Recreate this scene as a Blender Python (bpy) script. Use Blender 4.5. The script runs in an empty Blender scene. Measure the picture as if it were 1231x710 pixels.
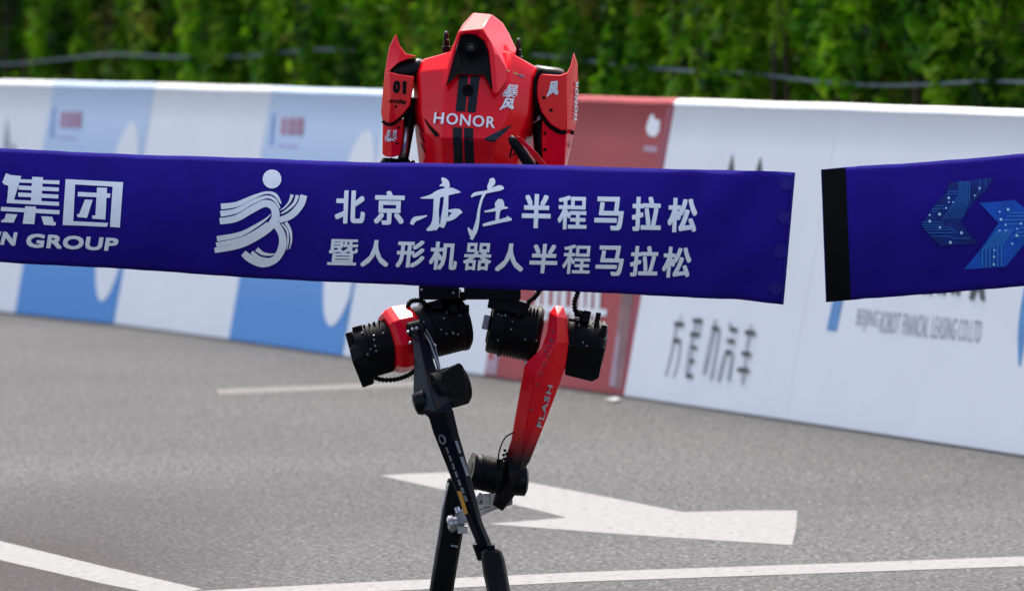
import bpy, bmesh, math, random
from mathutils import Vector, Matrix
from mathutils.bvhtree import BVHTree

random.seed(7)
S = bpy.context.scene
COL = S.collection

# ------------------------------------------------------------------ camera, sky, sun, exposure
CAM_H = 1.66            # eye height, metres
F = 8600.0              # focal length in photo pixels (photo is 1231 wide)
PITCH = math.atan((355.0 - 23.0) / F)
cam_data = bpy.data.cameras.new("camera")
cam = bpy.data.objects.new("camera", cam_data)
COL.objects.link(cam)
S.camera = cam
cam.location = (0, 0, CAM_H)
cam.rotation_euler = (math.pi / 2 - PITCH, 0, 0)
cam_data.sensor_width = 36.0
cam_data.lens = F / 1231.0 * 36.0
cam_data.clip_start = 0.5
cam_data.clip_end = 6000
cam_data.dof.use_dof = True
cam_data.dof.focus_distance = 19.85
cam_data.dof.aperture_fstop = 6.2

SUN_EL, SUN_AZ = math.radians(60), math.radians(4)      # azimuth from +Y towards +X
world = bpy.data.worlds.new("World")
S.world = world
world.use_nodes = True
wn = world.node_tree.nodes
sky = wn.new('ShaderNodeTexSky')
sky.sky_type = 'NISHITA'
sky.sun_disc = False
sky.sun_elevation = SUN_EL
sky.sun_rotation = SUN_AZ
sky.air_density = 1.0
sky.dust_density = 4.5
sky.ozone_density = 0.3
world.node_tree.links.new(sky.outputs[0], wn['Background'].inputs[0])
wn['Background'].inputs[1].default_value = 0.15

sun_data = bpy.data.lights.new("sun", 'SUN')
sun_data.energy = 2.0
sun_data.angle = math.radians(0.55)
sun_data.color = (1.0, 0.955, 0.89)
sun = bpy.data.objects.new("sun", sun_data)
COL.objects.link(sun)
sdir = Vector((math.cos(SUN_EL) * math.sin(SUN_AZ), math.cos(SUN_EL) * math.cos(SUN_AZ), math.sin(SUN_EL)))
sun.rotation_euler = (-sdir).to_track_quat('-Z', 'Y').to_euler()
sun.location = (0, 30, 20)

S.view_settings.view_transform = 'Standard'
S.view_settings.look = 'None'
S.view_settings.gamma = 1
S.view_settings.use_curve_mapping = False
S.view_settings.exposure = 1.3
S.render.engine = 'CYCLES'
S.cycles.use_denoising = True
S.cycles.max_bounces = 8

# ------------------------------------------------------------------ measuring helpers (photo pixel -> metres in the place)
FWD = Vector((0, math.cos(PITCH), -math.sin(PITCH)))
UP = Vector((0, math.sin(PITCH), math.cos(PITCH)))
CAM = Vector((0, 0, CAM_H))
def ray(px, py):
    return (FWD + Vector((1, 0, 0)) * ((px - 615.5) / F) - UP * ((py - 355.0) / F)).normalized()
def P(px, py, Y):
    d = ray(px, py)
    return CAM + d * (Y / d.y)
def G(px, py, z=0.0):
    d = ray(px, py)
    return CAM + d * ((z - CAM_H) / d.z)

# ------------------------------------------------------------------ materials
def mat(name, col, rough=0.5, metal=0.0, coat=0.0, var=0.08, scale=30.0, bump=0.0, bump_scale=None, trans=0.0, spec=0.5, sheen=0.0):
    m = bpy.data.materials.new(name)
    m.use_nodes = True
    nt = m.node_tree
    b = nt.nodes['Principled BSDF']
    b.inputs['Roughness'].default_value = rough
    b.inputs['Metallic'].default_value = metal
    b.inputs['Coat Weight'].default_value = coat
    b.inputs['Coat Roughness'].default_value = 0.06
    b.inputs['Specular IOR Level'].default_value = spec
    b.inputs['Sheen Weight'].default_value = sheen
    tc = nt.nodes.new('ShaderNodeTexCoord')
    nz = nt.nodes.new('ShaderNodeTexNoise')
    nz.inputs['Scale'].default_value = scale
    nz.inputs['Detail'].default_value = 5
    nt.links.new(tc.outputs['Object'], nz.inputs['Vector'])
    r = nt.nodes.new('ShaderNodeValToRGB')
    r.color_ramp.elements[0].position = 0.3
    r.color_ramp.elements[1].position = 0.7
    r.color_ramp.elements[0].color = (*[max(0, c * (1 - var)) for c in col], 1)
    r.color_ramp.elements[1].color = (*[min(1, c * (1 + var)) for c in col], 1)
    nt.links.new(nz.outputs['Fac'], r.inputs['Fac'])
    nt.links.new(r.outputs['Color'], b.inputs['Base Color'])
    if bump:
        n2 = nt.nodes.new('ShaderNodeTexNoise')
        n2.inputs['Scale'].default_value = bump_scale or scale * 4
        n2.inputs['Detail'].default_value = 3
        nt.links.new(tc.outputs['Object'], n2.inputs['Vector'])
        bp = nt.nodes.new('ShaderNodeBump')
        bp.inputs['Strength'].default_value = bump
        bp.inputs['Distance'].default_value = 0.004
        nt.links.new(n2.outputs['Fac'], bp.inputs['Height'])
        nt.links.new(bp.outputs['Normal'], b.inputs['Normal'])
    if trans:
        t = nt.nodes.new('ShaderNodeBsdfTranslucent')
        nt.links.new(r.outputs['Color'], t.inputs['Color'])
        mx = nt.nodes.new('ShaderNodeMixShader')
        mx.inputs[0].default_value = trans
        nt.links.new(b.outputs[0], mx.inputs[1])
        nt.links.new(t.outputs[0], mx.inputs[2])
        nt.links.new(mx.outputs[0], nt.nodes['Material Output'].inputs[0])
    return m

M = {}
M['red'] = mat('red_paint', (0.80, 0.002, 0.010), 0.30, 0, 0.5, 0.05, 12, spec=0.02)
M['red'].node_tree.nodes['Principled BSDF'].inputs['Coat Roughness'].default_value = 0.16
M['black'] = mat('black_metal', (0.006, 0.006, 0.0065), 0.42, 0, 0, 0.2, 60, 0.15, 300, spec=0.10)
M['blackgloss'] = mat('black_gloss', (0.005, 0.005, 0.006), 0.3, 0, 0.0, 0.2, 40, spec=0.12)
M['carbon'] = mat('dark_blue_carbon', (0.004, 0.005, 0.009), 0.28, 0, 0.0, 0.25, 90, spec=0.07)
M['rubber'] = mat('black_rubber', (0.004, 0.004, 0.004), 0.6, 0, 0, 0.25, 80, 0.3, 250, spec=0.08)
M['silver'] = mat('brushed_steel', (0.42, 0.42, 0.43), 0.32, 0.9, 0, 0.15, 80)
M['grey'] = mat('grey_metal', (0.22, 0.23, 0.25), 0.4, 0.6, 0, 0.1, 50)
M['glass'] = mat('lens_glass', (0.004, 0.004, 0.007), 0.2, 0, 0.1, 0.1, 10, spec=0.2)
M['void'] = mat('matt_black', (0.003, 0.003, 0.003), 0.8, 0, 0, 0.1, 10, spec=0.15)
M['stripe'] = mat('charcoal_vinyl', (0.012, 0.014, 0.016), 0.35, 0, 0.1, 0.1, 30, spec=0.1)
M['white'] = mat('white_vinyl', (0.78, 0.77, 0.76), 0.5, 0, 0, 0.03, 30)
M['teal'] = mat('teal_reflection_black', (0.004, 0.018, 0.028), 0.2, 0, 0.1, 0.3, 60, spec=0.2)  # dark vent insert, its teal reflection put into the base colour
M['gold'] = mat('gold_vinyl', (0.45, 0.28, 0.06), 0.4, 0.2, 0, 0.1, 50)
M['orange'] = mat('orange_vinyl', (0.62, 0.27, 0.03), 0.5, 0, 0, 0.1, 60)
M['palegrey'] = mat('pale_grey_vinyl', (0.19, 0.195, 0.20), 0.5, 0, 0, 0.3, 60, spec=0.15)
M['lettergrey'] = mat('light_grey_vinyl', (0.42, 0.42, 0.43), 0.5, 0, 0, 0.2, 60, spec=0.15)
M['tape'] = mat('violet_blue_cloth', (0.022, 0.010, 0.240), 0.72, 0, 0, 0.10, 9, 0.25, 900, trans=0.16, spec=0.06)
M['tapeprint'] = mat('white_cloth_print', (0.86, 0.86, 0.88), 0.75, 0, 0, 0.04, 40, spec=0.2)
M['velcro'] = mat('black_hook_tape', (0.007, 0.007, 0.007), 0.9, 0, 0, 0.3, 200, 0.3, 600, spec=0.04)
M['snap'] = mat('blue_hook_dot', (0.020, 0.011, 0.19), 0.8, 0, 0, 0.2, 100, 0.3, 600, spec=0.2)
M['boardwhite'] = mat('white_banner_cloth', (0.83, 0.82, 0.81), 0.65, 0, 0, 0.025, 2.5, 0.05, 30, spec=0.15)
M['boardred'] = mat('red_banner_cloth', (0.40, 0.062, 0.066), 0.6, 0, 0, 0.08, 2.5, 0.05, 30, spec=0.15)
M['inkdark'] = mat('dark_ink', (0.045, 0.045, 0.05), 0.6, 0, 0, 0.1, 10)
M['inkgrey'] = mat('grey_ink', (0.30, 0.30, 0.35), 0.6, 0, 0, 0.1, 10)
M['inklight'] = mat('pale_grey_ink', (0.45, 0.45, 0.49), 0.6, 0, 0, 0.1, 10)
M['inkred'] = mat('red_ink', (0.42, 0.17, 0.27), 0.6, 0, 0, 0.1, 10)
M['inkpink'] = mat('pale_violet_ink', (0.40, 0.38, 0.62), 0.6, 0, 0, 0.1, 10)
M['inkblue'] = mat('blue_ink', (0.07, 0.25, 0.52), 0.6, 0, 0, 0.15, 10)
M['inknavy'] = mat('navy_ink', (0.20, 0.31, 0.58), 0.6, 0, 0, 0.15, 10)
M['inkmaroon'] = mat('maroon_ink', (0.30, 0.03, 0.07), 0.6, 0, 0, 0.1, 10)
M['inkbrown'] = mat('grey_brown_ink', (0.24, 0.10, 0.10), 0.6, 0, 0, 0.4, 6)
M['inkviolet'] = mat('violet_grey_ink', (0.40, 0.26, 0.32), 0.6, 0, 0, 0.2, 6)
M['circdark'] = mat('dark_blue_print', (0.008, 0.022, 0.17), 0.7, 0, 0, 0.3, 30, spec=0.2)
M['circblue'] = mat('bright_blue_print', (0.012, 0.085, 0.46), 0.7, 0, 0, 0.2, 20, spec=0.2)
M['circline'] = mat('pale_blue_print', (0.05, 0.27, 0.62), 0.7, 0, 0, 0.1, 30, spec=0.2)
M['circdot'] = mat('pale_dot_print', (0.45, 0.68, 0.85), 0.7, 0, 0, 0.1, 30, spec=0.2)
M['hose'] = mat('pale_grey_hose', (0.085, 0.115, 0.13), 0.6, 0, 0, 0.3, 4)
M['bark'] = mat('brown_bark', (0.07, 0.05, 0.03), 0.9, 0, 0, 0.4, 30, 0.5, 80)
M['paper'] = mat('white_paper', (0.36, 0.355, 0.35), 0.8, 0, 0, 0.05, 30)
M['soil'] = mat('grass_soil', (0.06, 0.075, 0.03), 0.95, 0, 0, 0.5, 4, 0.4, 30)

def ramp_mat(name, axis_lo, axis_hi, c_lo, c_hi, rough=0.6, coat=0.0, axis='Z'):
    """a printed or airbrushed blend between two pigments along the object's own axis"""
    m = mat(name, c_lo, rough, 0, coat, 0.04, 3.0, spec=0.12)
    nt = m.node_tree
    tc = [n for n in nt.nodes if n.type == 'TEX_COORD'][0]
    sp = nt.nodes.new('ShaderNodeSeparateXYZ')
    nt.links.new(tc.outputs['Object'], sp.inputs[0])
    mr = nt.nodes.new('ShaderNodeMapRange')
    mr.interpolation_type = 'SMOOTHSTEP'
    mr.inputs['From Min'].default_value = axis_lo
    mr.inputs['From Max'].default_value = axis_hi
    nt.links.new(sp.outputs[axis], mr.inputs['Value'])
    mx = nt.nodes.new('ShaderNodeMix')
    mx.data_type = 'RGBA'
    mx.inputs['A'].default_value = (*c_lo, 1)
    mx.inputs['B'].default_value = (*c_hi, 1)
    nt.links.new(mr.outputs[0], mx.inputs['Factor'])
    nt.links.new(mx.outputs['Result'], nt.nodes['Principled BSDF'].inputs['Base Color'])
    return m
M['boardblue'] = ramp_mat('blue_banner_cloth', 0.15, 1.25, (0.095, 0.285, 0.62), (0.58, 0.68, 0.80))

# asphalt: pale and dark aggregate, faint patches, fine relief
def asphalt():
    m = bpy.data.materials.new('worn_asphalt')
    m.use_nodes = True
    nt = m.node_tree
    b = nt.nodes['Principled BSDF']
    b.inputs['Roughness'].default_value = 0.85
    b.inputs['Specular IOR Level'].default_value = 0.25
    tc = nt.nodes.new('ShaderNodeTexCoord')
    def noise(scale, detail=4, rough=0.6):
        n = nt.nodes.new('ShaderNodeTexNoise')
        n.inputs['Scale'].default_value = scale
        n.inputs['Detail'].default_value = detail
        n.inputs['Roughness'].default_value = rough
        nt.links.new(tc.outputs['Object'], n.inputs['Vector'])
        return n
    fine = noise(62, 3, 0.7)
    mid = noise(31, 5, 0.8)
    big = noise(0.35, 4, 0.55)
    vor = nt.nodes.new('ShaderNodeTexVoronoi')
    vor.inputs['Scale'].default_value = 55
    nt.links.new(tc.outputs['Object'], vor.inputs['Vector'])
    def ramp(src, p0, p1, c0, c1):
        r = nt.nodes.new('ShaderNodeValToRGB')
        r.color_ramp.elements[0].position = p0
        r.color_ramp.elements[1].position = p1
        r.color_ramp.elements[0].color = (*c0, 1)
        r.color_ramp.elements[1].color = (*c1, 1)
        nt.links.new(src, r.inputs['Fac'])
        return r
    base = ramp(fine.outputs['Fac'], 0.36, 0.66, (0.003, 0.003, 0.003), (0.105, 0.107, 0.109))
    stones = ramp(vor.outputs['Color'], 0.2, 0.9, (0.55, 0.55, 0.55), (1.45, 1.42, 1.38))
    patches = ramp(big.outputs['Fac'], 0.3, 0.7, (0.80, 0.80, 0.80), (1.17, 1.17, 1.16))
    midr = ramp(mid.outputs['Fac'], 0.3, 0.7, (0.22, 0.22, 0.22), (1.78, 1.78, 1.78))
    def mul(a, c):
        x = nt.nodes.new('ShaderNodeMix')
        x.data_type = 'RGBA'
        x.blend_type = 'MULTIPLY'
        x.inputs['Factor'].default_value = 1
        nt.links.new(a, x.inputs['A'])
        nt.links.new(c, x.inputs['B'])
        return x.outputs['Result']
    c = mul(mul(mul(base.outputs[0], stones.outputs[0]), patches.outputs[0]), midr.outputs[0])
    # base colour turns brownish and darker towards a spot beside the edge line
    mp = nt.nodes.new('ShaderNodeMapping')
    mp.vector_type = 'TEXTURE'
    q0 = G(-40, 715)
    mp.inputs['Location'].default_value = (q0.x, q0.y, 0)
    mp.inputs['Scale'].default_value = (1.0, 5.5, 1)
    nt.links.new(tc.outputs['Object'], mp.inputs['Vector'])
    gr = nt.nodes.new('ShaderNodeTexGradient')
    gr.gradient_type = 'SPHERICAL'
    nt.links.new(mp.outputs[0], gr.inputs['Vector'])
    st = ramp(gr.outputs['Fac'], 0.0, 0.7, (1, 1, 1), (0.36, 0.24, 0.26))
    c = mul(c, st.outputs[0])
    nt.links.new(c, b.inputs['Base Color'])
    bp = nt.nodes.new('ShaderNodeBump')
    bp.inputs['Strength'].default_value = 0.6
    bp.inputs['Distance'].default_value = 0.006
    nt.links.new(fine.outputs['Fac'], bp.inputs['Height'])
    nt.links.new(bp.outputs['Normal'], b.inputs['Normal'])
    return m
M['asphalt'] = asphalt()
M['paint'] = mat('worn_white_road_paint', (0.205, 0.202, 0.197), 0.85, 0, 0, 0.2, 30, 0.4, 120, spec=0.2)
M['greypaint'] = mat('faded_road_paint', (0.135, 0.132, 0.127), 0.85, 0, 0, 0.3, 30, 0.4, 120, spec=0.2)
_r = [n for n in M['paint'].node_tree.nodes if n.type == 'VALTORGB'][0].color_ramp
for p_, c_ in ((0.355, 0.165), (0.37, 0.19)):
    _e = _r.elements.new(p_); _e.color = (c_, c_ * .985, c_ * .96, 1)
_r.elements[0].position = 0.32; _r.elements[0].color = (0.085, 0.085, 0.084, 1)

def leaf_mat():
    m = bpy.data.materials.new('hedge_leaf')
    m.use_nodes = True
    nt = m.node_tree
    b = nt.nodes['Principled BSDF']
    b.inputs['Roughness'].default_value = 0.5
    b.inputs['Specular IOR Level'].default_value = 0.2
    at = nt.nodes.new('ShaderNodeAttribute')
    at.attribute_name = 'tone'
    oi = nt.nodes.new('ShaderNodeObjectInfo')
    r = nt.nodes.new('ShaderNodeValToRGB')
    e = r.color_ramp.elements
    e[0].position, e[0].color = 0.0, (0.012, 0.055, 0.003, 1)
    e[1].position, e[1].color = 1.0, (0.20, 0.20, 0.025, 1)
    for p, c in ((0.3, (0.055, 0.20, 0.004)), (0.7, (0.18, 0.40, 0.006)), (0.92, (0.28, 0.44, 0.03))):
        q = e.new(p)
        q.color = (*c, 1)
    nt.links.new(at.outputs['Fac'], r.inputs['Fac'])
    hs = nt.nodes.new('ShaderNodeHueSaturation')
    mr = nt.nodes.new('ShaderNodeMapRange')
    mr.inputs['To Min'].default_value = 0.75
    mr.inputs['To Max'].default_value = 1.25
    nt.links.new(oi.outputs['Random'], mr.inputs['Value'])
    nt.links.new(mr.outputs[0], hs.inputs['Value'])
    nt.links.new(r.outputs[0], hs.inputs['Color'])
    nt.links.new(hs.outputs[0], b.inputs['Base Color'])
    t = nt.nodes.new('ShaderNodeBsdfTranslucent')
    nt.links.new(hs.outputs[0], t.inputs['Color'])
    mx = nt.nodes.new('ShaderNodeMixShader')
    mx.inputs[0].default_value = 0.6
    nt.links.new(b.outputs[0], mx.inputs[1])
    nt.links.new(t.outputs[0], mx.inputs[2])
    nt.links.new(mx.outputs[0], nt.nodes['Material Output'].inputs[0])
    return m
M['leaf'] = leaf_mat()

# ------------------------------------------------------------------ object helpers
def tag(o, label=None, cat=None, group=None, kind=None):
    if label: o['label'] = label
    if cat: o['category'] = cat
    if group: o['group'] = group
    if kind: o['kind'] = kind
    return o
BASE = {}
def origin_of(o):
    return BASE.get(o.name, Vector((0, 0, 0))) if o else None
def build(name, vs, fs, m, parent=None, base=None, smooth=False, bevel=0.0, autosmooth=None):
    """one mesh object from world-space verts; its origin is its own base or its parent's"""
    if base is None:
        base = BASE[parent.name] if parent else Vector((0, 0, 0))
    me = bpy.data.meshes.new(name)
    me.from_pydata([tuple(Vector(v) - base) for v in vs], [], fs)
    me.update()
    bm = bmesh.new()
    bm.from_mesh(me)
    bmesh.ops.recalc_face_normals(bm, faces=bm.faces)
    bm.to_mesh(me)
    bm.free()
    me.materials.append(m if not isinstance(m, str) else M[m])
    if smooth:
        me.polygons.foreach_set('use_smooth', [True] * len(me.polygons))
        if autosmooth:
            me.set_sharp_from_angle(angle=math.radians(autosmooth))
    o = bpy.data.objects.new(name, me)
    COL.objects.link(o)
    o.location = base - (BASE[parent.name] if parent else Vector((0, 0, 0)))
    o.parent = parent
    BASE[o.name] = base
    if bevel:
        md = o.modifiers.new('bevel', 'BEVEL')
        md.width = bevel
        md.segments = 2
        md.limit_method = 'ANGLE'
        md.angle_limit = math.radians(25)
    return o
def empty(name, loc):
    o = bpy.data.objects.new(name, None)
    COL.objects.link(o)
    o.location = loc
    o.empty_display_size = 0.2
    BASE[o.name] = Vector(loc)
    return o
def bvh(o):
    b = BASE[o.name]
    if o.modifiers:
        me = bpy.data.meshes.new_from_object(o.evaluated_get(bpy.context.evaluated_depsgraph_get()))
    else:
        me = o.data
    me.calc_loop_triangles()
    return BVHTree.FromPolygons([v.co + b for v in me.vertices], [tuple(t.vertices) for t in me.loop_triangles])

class Geo:
    """collects verts and faces"""
    def __init__(s): s.v, s.f = [], []
    def add(s, vs, fs):
        n = len(s.v)
        s.v += [Vector(v) for v in vs]
        s.f += [[i + n for i in f] for f in fs]
        return s
    def box(s, c, sx, sy, sz, rot=None):
        c = Vector(c)
        vs = [Vector((x * sx / 2, y * sy / 2, z * sz / 2)) for x in (-1, 1) for y in (-1, 1) for z in (-1, 1)]
        if rot: vs = [rot @ v for v in vs]
        return s.add([c + v for v in vs], [(0, 1, 3, 2), (4, 6, 7, 5), (0, 4, 5, 1), (2, 3, 7, 6), (0, 2, 6, 4), (1, 5, 7, 3)])
    def tube(s, pts, r, n=8, ridged=0):
        pts = [Vector(p) for p in pts]
        rings = []
        for i, p in enumerate(pts):
            t = (pts[min(i + 1, len(pts) - 1)] - pts[max(i - 1, 0)]).normalized()
            a = t.cross(Vector((0.31, 0.2, 0.93))).normalized()
            b = t.cross(a)
            rr = r[i] if isinstance(r, (list, tuple)) else r
            if ridged and i % 2: rr *= ridged
            rings.append([p + (a * math.cos(2 * math.pi * k / n) + b * math.sin(2 * math.pi * k / n)) * rr for k in range(n)])
        return s.loft(rings)
    def loft(s, rings, caps=True):
        n = len(rings[0])
        vs = [v for r in rings for v in r]
        fs = []
        for i in range(len(rings) - 1):
            for k in range(n):
                a, b = i * n + k, i * n + (k + 1) % n
                fs.append((a, b, b + n, a + n))
        if caps:
            fs.append(tuple(range(n)))
            fs.append(tuple(range((len(rings) - 1) * n, len(rings) * n)))
        return s.add(vs, fs)
    def lathe(s, a, b, prof, n=28):
        """prof: (t along a->b in metres, radius)"""
        a, b = Vector(a), Vector(b)
        t = (b - a).normalized()
        u = t.cross(Vector((0.05, 0.99, 0.1))).normalized()
        w = t.cross(u)
        return s.loft([[a + t * q + (u * math.cos(2 * math.pi * k / n) + w * math.sin(2 * math.pi * k / n)) * r for k in range(n)] for q, r in prof])
def smooth_path(pts, n=6):
    """Catmull-Rom through points of any dimension"""
    out = []
    pts = [tuple(p) for p in pts]
    for i in range(len(pts) - 1):
        p0, p1, p2, p3 = pts[max(i - 1, 0)], pts[i], pts[i + 1], pts[min(i + 2, len(pts) - 1)]
        for k in range(n):
            t = k / n
            out.append(tuple(0.5 * (2 * b + (c - a) * t + (2 * a - 5 * b + 4 * c - d) * t * t + (-a + 3 * b - 3 * c + d) * t ** 3)
                             for a, b, c, d in zip(p0, p1, p2, p3)))
    out.append(pts[-1])
    return out

# ------------------------------------------------------------------ flat shapes (lettering, prints) laid onto a surface
def lay(name, tris, tree, m, parent, off=0.0012, step=0.0, grid=None):
    """tris: list of (verts2d, faces) layers in photo measure; each layer is laid on the surface a hair above the last"""
    allv, allf = [], []
    for li, (vs, fs) in enumerate(tris):
        bm = bmesh.new()
        bv = [bm.verts.new((x, y, 0)) for x, y in vs]
        for f in fs:
            try: bm.faces.new([bv[i] for i in f])
            except ValueError: pass
        if grid:
            for ax in (0, 1):
                lo, hi = min(v.co[ax] for v in bm.verts), max(v.co[ax] for v in bm.verts)
                q = math.floor(lo / grid) * grid + grid
                while q < hi:
                    no = (1, 0, 0) if ax == 0 else (0, 1, 0)
                    co = (q, 0, 0) if ax == 0 else (0, q, 0)
                    bmesh.ops.bisect_plane(bm, geom=bm.verts[:] + bm.edges[:] + bm.faces[:], plane_co=co, plane_no=no)
                    q += grid
        bm.verts.index_update()
        n0 = len(allv)
        ok = {}
        for v in bm.verts:
            d = ray(v.co.x, v.co.y)
            hit, nrm, _, _ = tree.ray_cast(CAM, d)
            if hit is None: continue
            if nrm.dot(d) > 0: nrm = -nrm
            ok[v.index] = len(allv)
            allv.append(hit + nrm * (off + step * li))
        for f in bm.faces:
            if all(v.index in ok for v in f.verts):
                allf.append([ok[v.index] for v in f.verts])
        bm.free()
    if not allf: return None
    return build(name, allv, allf, m, parent)

_glyphs = {}
def glyph(ch, box=True, space=1.0):
    """a font outline as flat mesh scaled to the unit box"""
    key = (ch, space)
    if key not in _glyphs:
        c = bpy.data.curves.new('type', 'FONT')
        c.body = ch
        c.resolution_u = 3
        c.space_character = space
        o = bpy.data.objects.new('type', c)
        COL.objects.link(o)
        dg = bpy.context.evaluated_depsgraph_get()
        me = bpy.data.meshes.new_from_object(o.evaluated_get(dg))
        vs = [(v.co.x, v.co.y) for v in me.vertices]
        fs = [tuple(p.vertices) for p in me.polygons]
        bpy.data.objects.remove(o)
        bpy.data.curves.remove(c)
        bpy.data.meshes.remove(me)
        x0, x1 = min(v[0] for v in vs), max(v[0] for v in vs)
        y0, y1 = min(v[1] for v in vs), max(v[1] for v in vs)
        _glyphs[key] = ([((x - x0) / (x1 - x0), (y - y0) / (y1 - y0)) for x, y in vs], fs)
    return _glyphs[key]
def text_layers(ch, TL, TR, BR, BL, bold=0.0, space=1.0):
    """bold: stroke growth in photo measure, made of shifted copies; the whole stays inside the quad"""
    vs, fs = glyph(ch, space=space)
    w = math.hypot(TR[0] - TL[0], TR[1] - TL[1])
    h = math.hypot(TL[0] - BL[0], TL[1] - BL[1])
    bu, bv = min(0.2, bold / w), min(0.2, bold / h)
    offs = [(0, 0)] if bold == 0 else [(-1, -1), (1, -1), (1, 1), (-1, 1), (0, 0), (0, 1), (0, -1), (1, 0), (-1, 0)]
    out = []
    for ox, oy in offs:
        q = []
        for u, v in vs:
            u = bu + u * (1 - 2 * bu) + ox * bu
            v = bv + v * (1 - 2 * bv) + oy * bv
            q.append(((BL[0] * (1 - u) + BR[0] * u) * (1 - v) + (TL[0] * (1 - u) + TR[0] * u) * v,
                      (BL[1] * (1 - u) + BR[1] * u) * (1 - v) + (TL[1] * (1 - u) + TR[1] * u) * v))
        out.append((q, fs))
    return out
def box_quad(x0, y0, x1, y1, slant=0.0, drop=0.0):
    return ((x0 + slant, y0), (x1, y0 + drop), (x1 - slant, y1), (x0, y1 - drop))
def ribbon(pts, n=6, cap=False):
    """brush stroke of varying width: pts (x, y, width)"""
    q = smooth_path(pts, n) if len(pts) > 2 else pts
    vs, fs = [], []
    for i, (x, y, w) in enumerate(q):
        a, b = q[max(i - 1, 0)], q[min(i + 1, len(q) - 1)]
        tx, ty = b[0] - a[0], b[1] - a[1]
        l = math.hypot(tx, ty) or 1
        nx, ny = -ty / l * max(w, 0.3) / 2, tx / l * max(w, 0.3) / 2
        vs += [(x + nx, y + ny), (x - nx, y - ny)]
        if i: fs.append((2 * i - 2, 2 * i - 1, 2 * i + 1, 2 * i))
    return vs, fs
def disc(x, y, r, n=20, ry=None):
    return [(x + r * math.cos(2 * math.pi * k / n), y + (ry or r) * math.sin(2 * math.pi * k / n)) for k in range(n)], [tuple(range(n))]
def poly(*pts):
    return list(pts), [tuple(range(len(pts)))]
def zoomed(layer, x0, y0, k):
    vs, fs = layer
    return [(x0 + x / k, y0 + y / k) for x, y in vs], fs

# ================================================================== THE SETTING
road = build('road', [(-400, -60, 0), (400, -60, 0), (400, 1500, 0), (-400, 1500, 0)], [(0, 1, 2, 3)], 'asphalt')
tag(road, kind='structure')

def ground_poly(name, pts, m, z=0.001):
    vs = [G(x, y, z) for x, y in pts]
    return build(name, vs, [tuple(range(len(vs)))], m, road)
# painted arrow, lane lines
ground_poly('arrow_marking', [(457, 571), (500, 568.5), (536, 567.5), (600, 574), (640, 580), (730, 597), (821, 615), (890, 613), (958.5, 613),
                              (957, 634), (952, 654.5), (880, 650), (740, 641), (586, 629), (640, 625), (681, 621.5), (640, 611), (560, 594)], 'paint')
ground_poly('lane_line', [(-400, 578), (-200, 614), (-40, 643.5), (0, 649.5), (120, 679), (243, 707.5), (200, 716), (120, 700), (0, 672.5), (-40, 665), (-200, 634), (-400, 596)], 'paint')
ground_poly('lane_line', [(240, 709.5), (420, 700), (700, 687), (1000, 676.5), (1300, 665.5), (1800, 647), (1800, 658), (1300, 677.5), (1000, 688), (700, 698.5), (440, 711), (300, 719), (200, 725)], 'paint', 0.0015)
ground_poly('lane_line', [(260, 467.5), (380, 463), (540, 456.5), (540, 462), (380, 469), (264, 473.5)], 'greypaint')

# barrier boards: base points measured along the kerb side of the road
BB = [(-150, 359), (18, 376.5), (137, 389.5), (275, 408), (412, 428), (582, 451.5), (750, 476), (945, 505), (1231, 548), (1420, 577)]
bp = [G(x, y) for x, y in BB]
run = (bp[-1] - bp[0]).normalized()
back = Vector((-run.y, run.x, 0)).normalized()
if back.y < 0: back = -back
BH, LEAN = 1.306, 0.253
def board_profile():
    pr = []
    for i in range(9):
        t = i / 8
        pr.append((LEAN * 0.93 * t, (BH - 0.036) * t))
    c, r = (LEAN * 0.93 + 0.026, BH - 0.032), 0.032
    for k in range(7):
        a = math.radians(168 - k * 26)
        pr.append((c[0] + r * math.cos(a), c[1] + r * math.sin(a)))
    for i in range(7):
        t = 1 - i / 6
        pr.append((LEAN * 2.1 + 0.03 - (LEAN * 1.0) * t, (BH - 0.045) * t * 0.999))
    return pr
boards = []
spec = [
    ('boardwhite', 'white barrier board with dark spikes, cut off by the left edge'),
    ('boardblue', 'blue fading barrier board with red lettering, the farther left of two'),
    ('boardwhite', 'plain white barrier board between the two blue boards'),
    ('boardblue', 'blue fading barrier board nearest the robot, with red lettering and white oval'),
    ('boardwhite', 'plain white barrier board directly behind the running robot'),
    ('boardred', 'red barrier board with white emblem behind the robot shoulder'),
    ('boardwhite', 'white barrier board with five dark Chinese characters'),
    ('boardwhite', 'white barrier board with small grey company lettering under the short tape'),
    ('boardwhite', 'white barrier board with a blue curved mark, cut off by the right edge'),
]
trees = []
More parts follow.
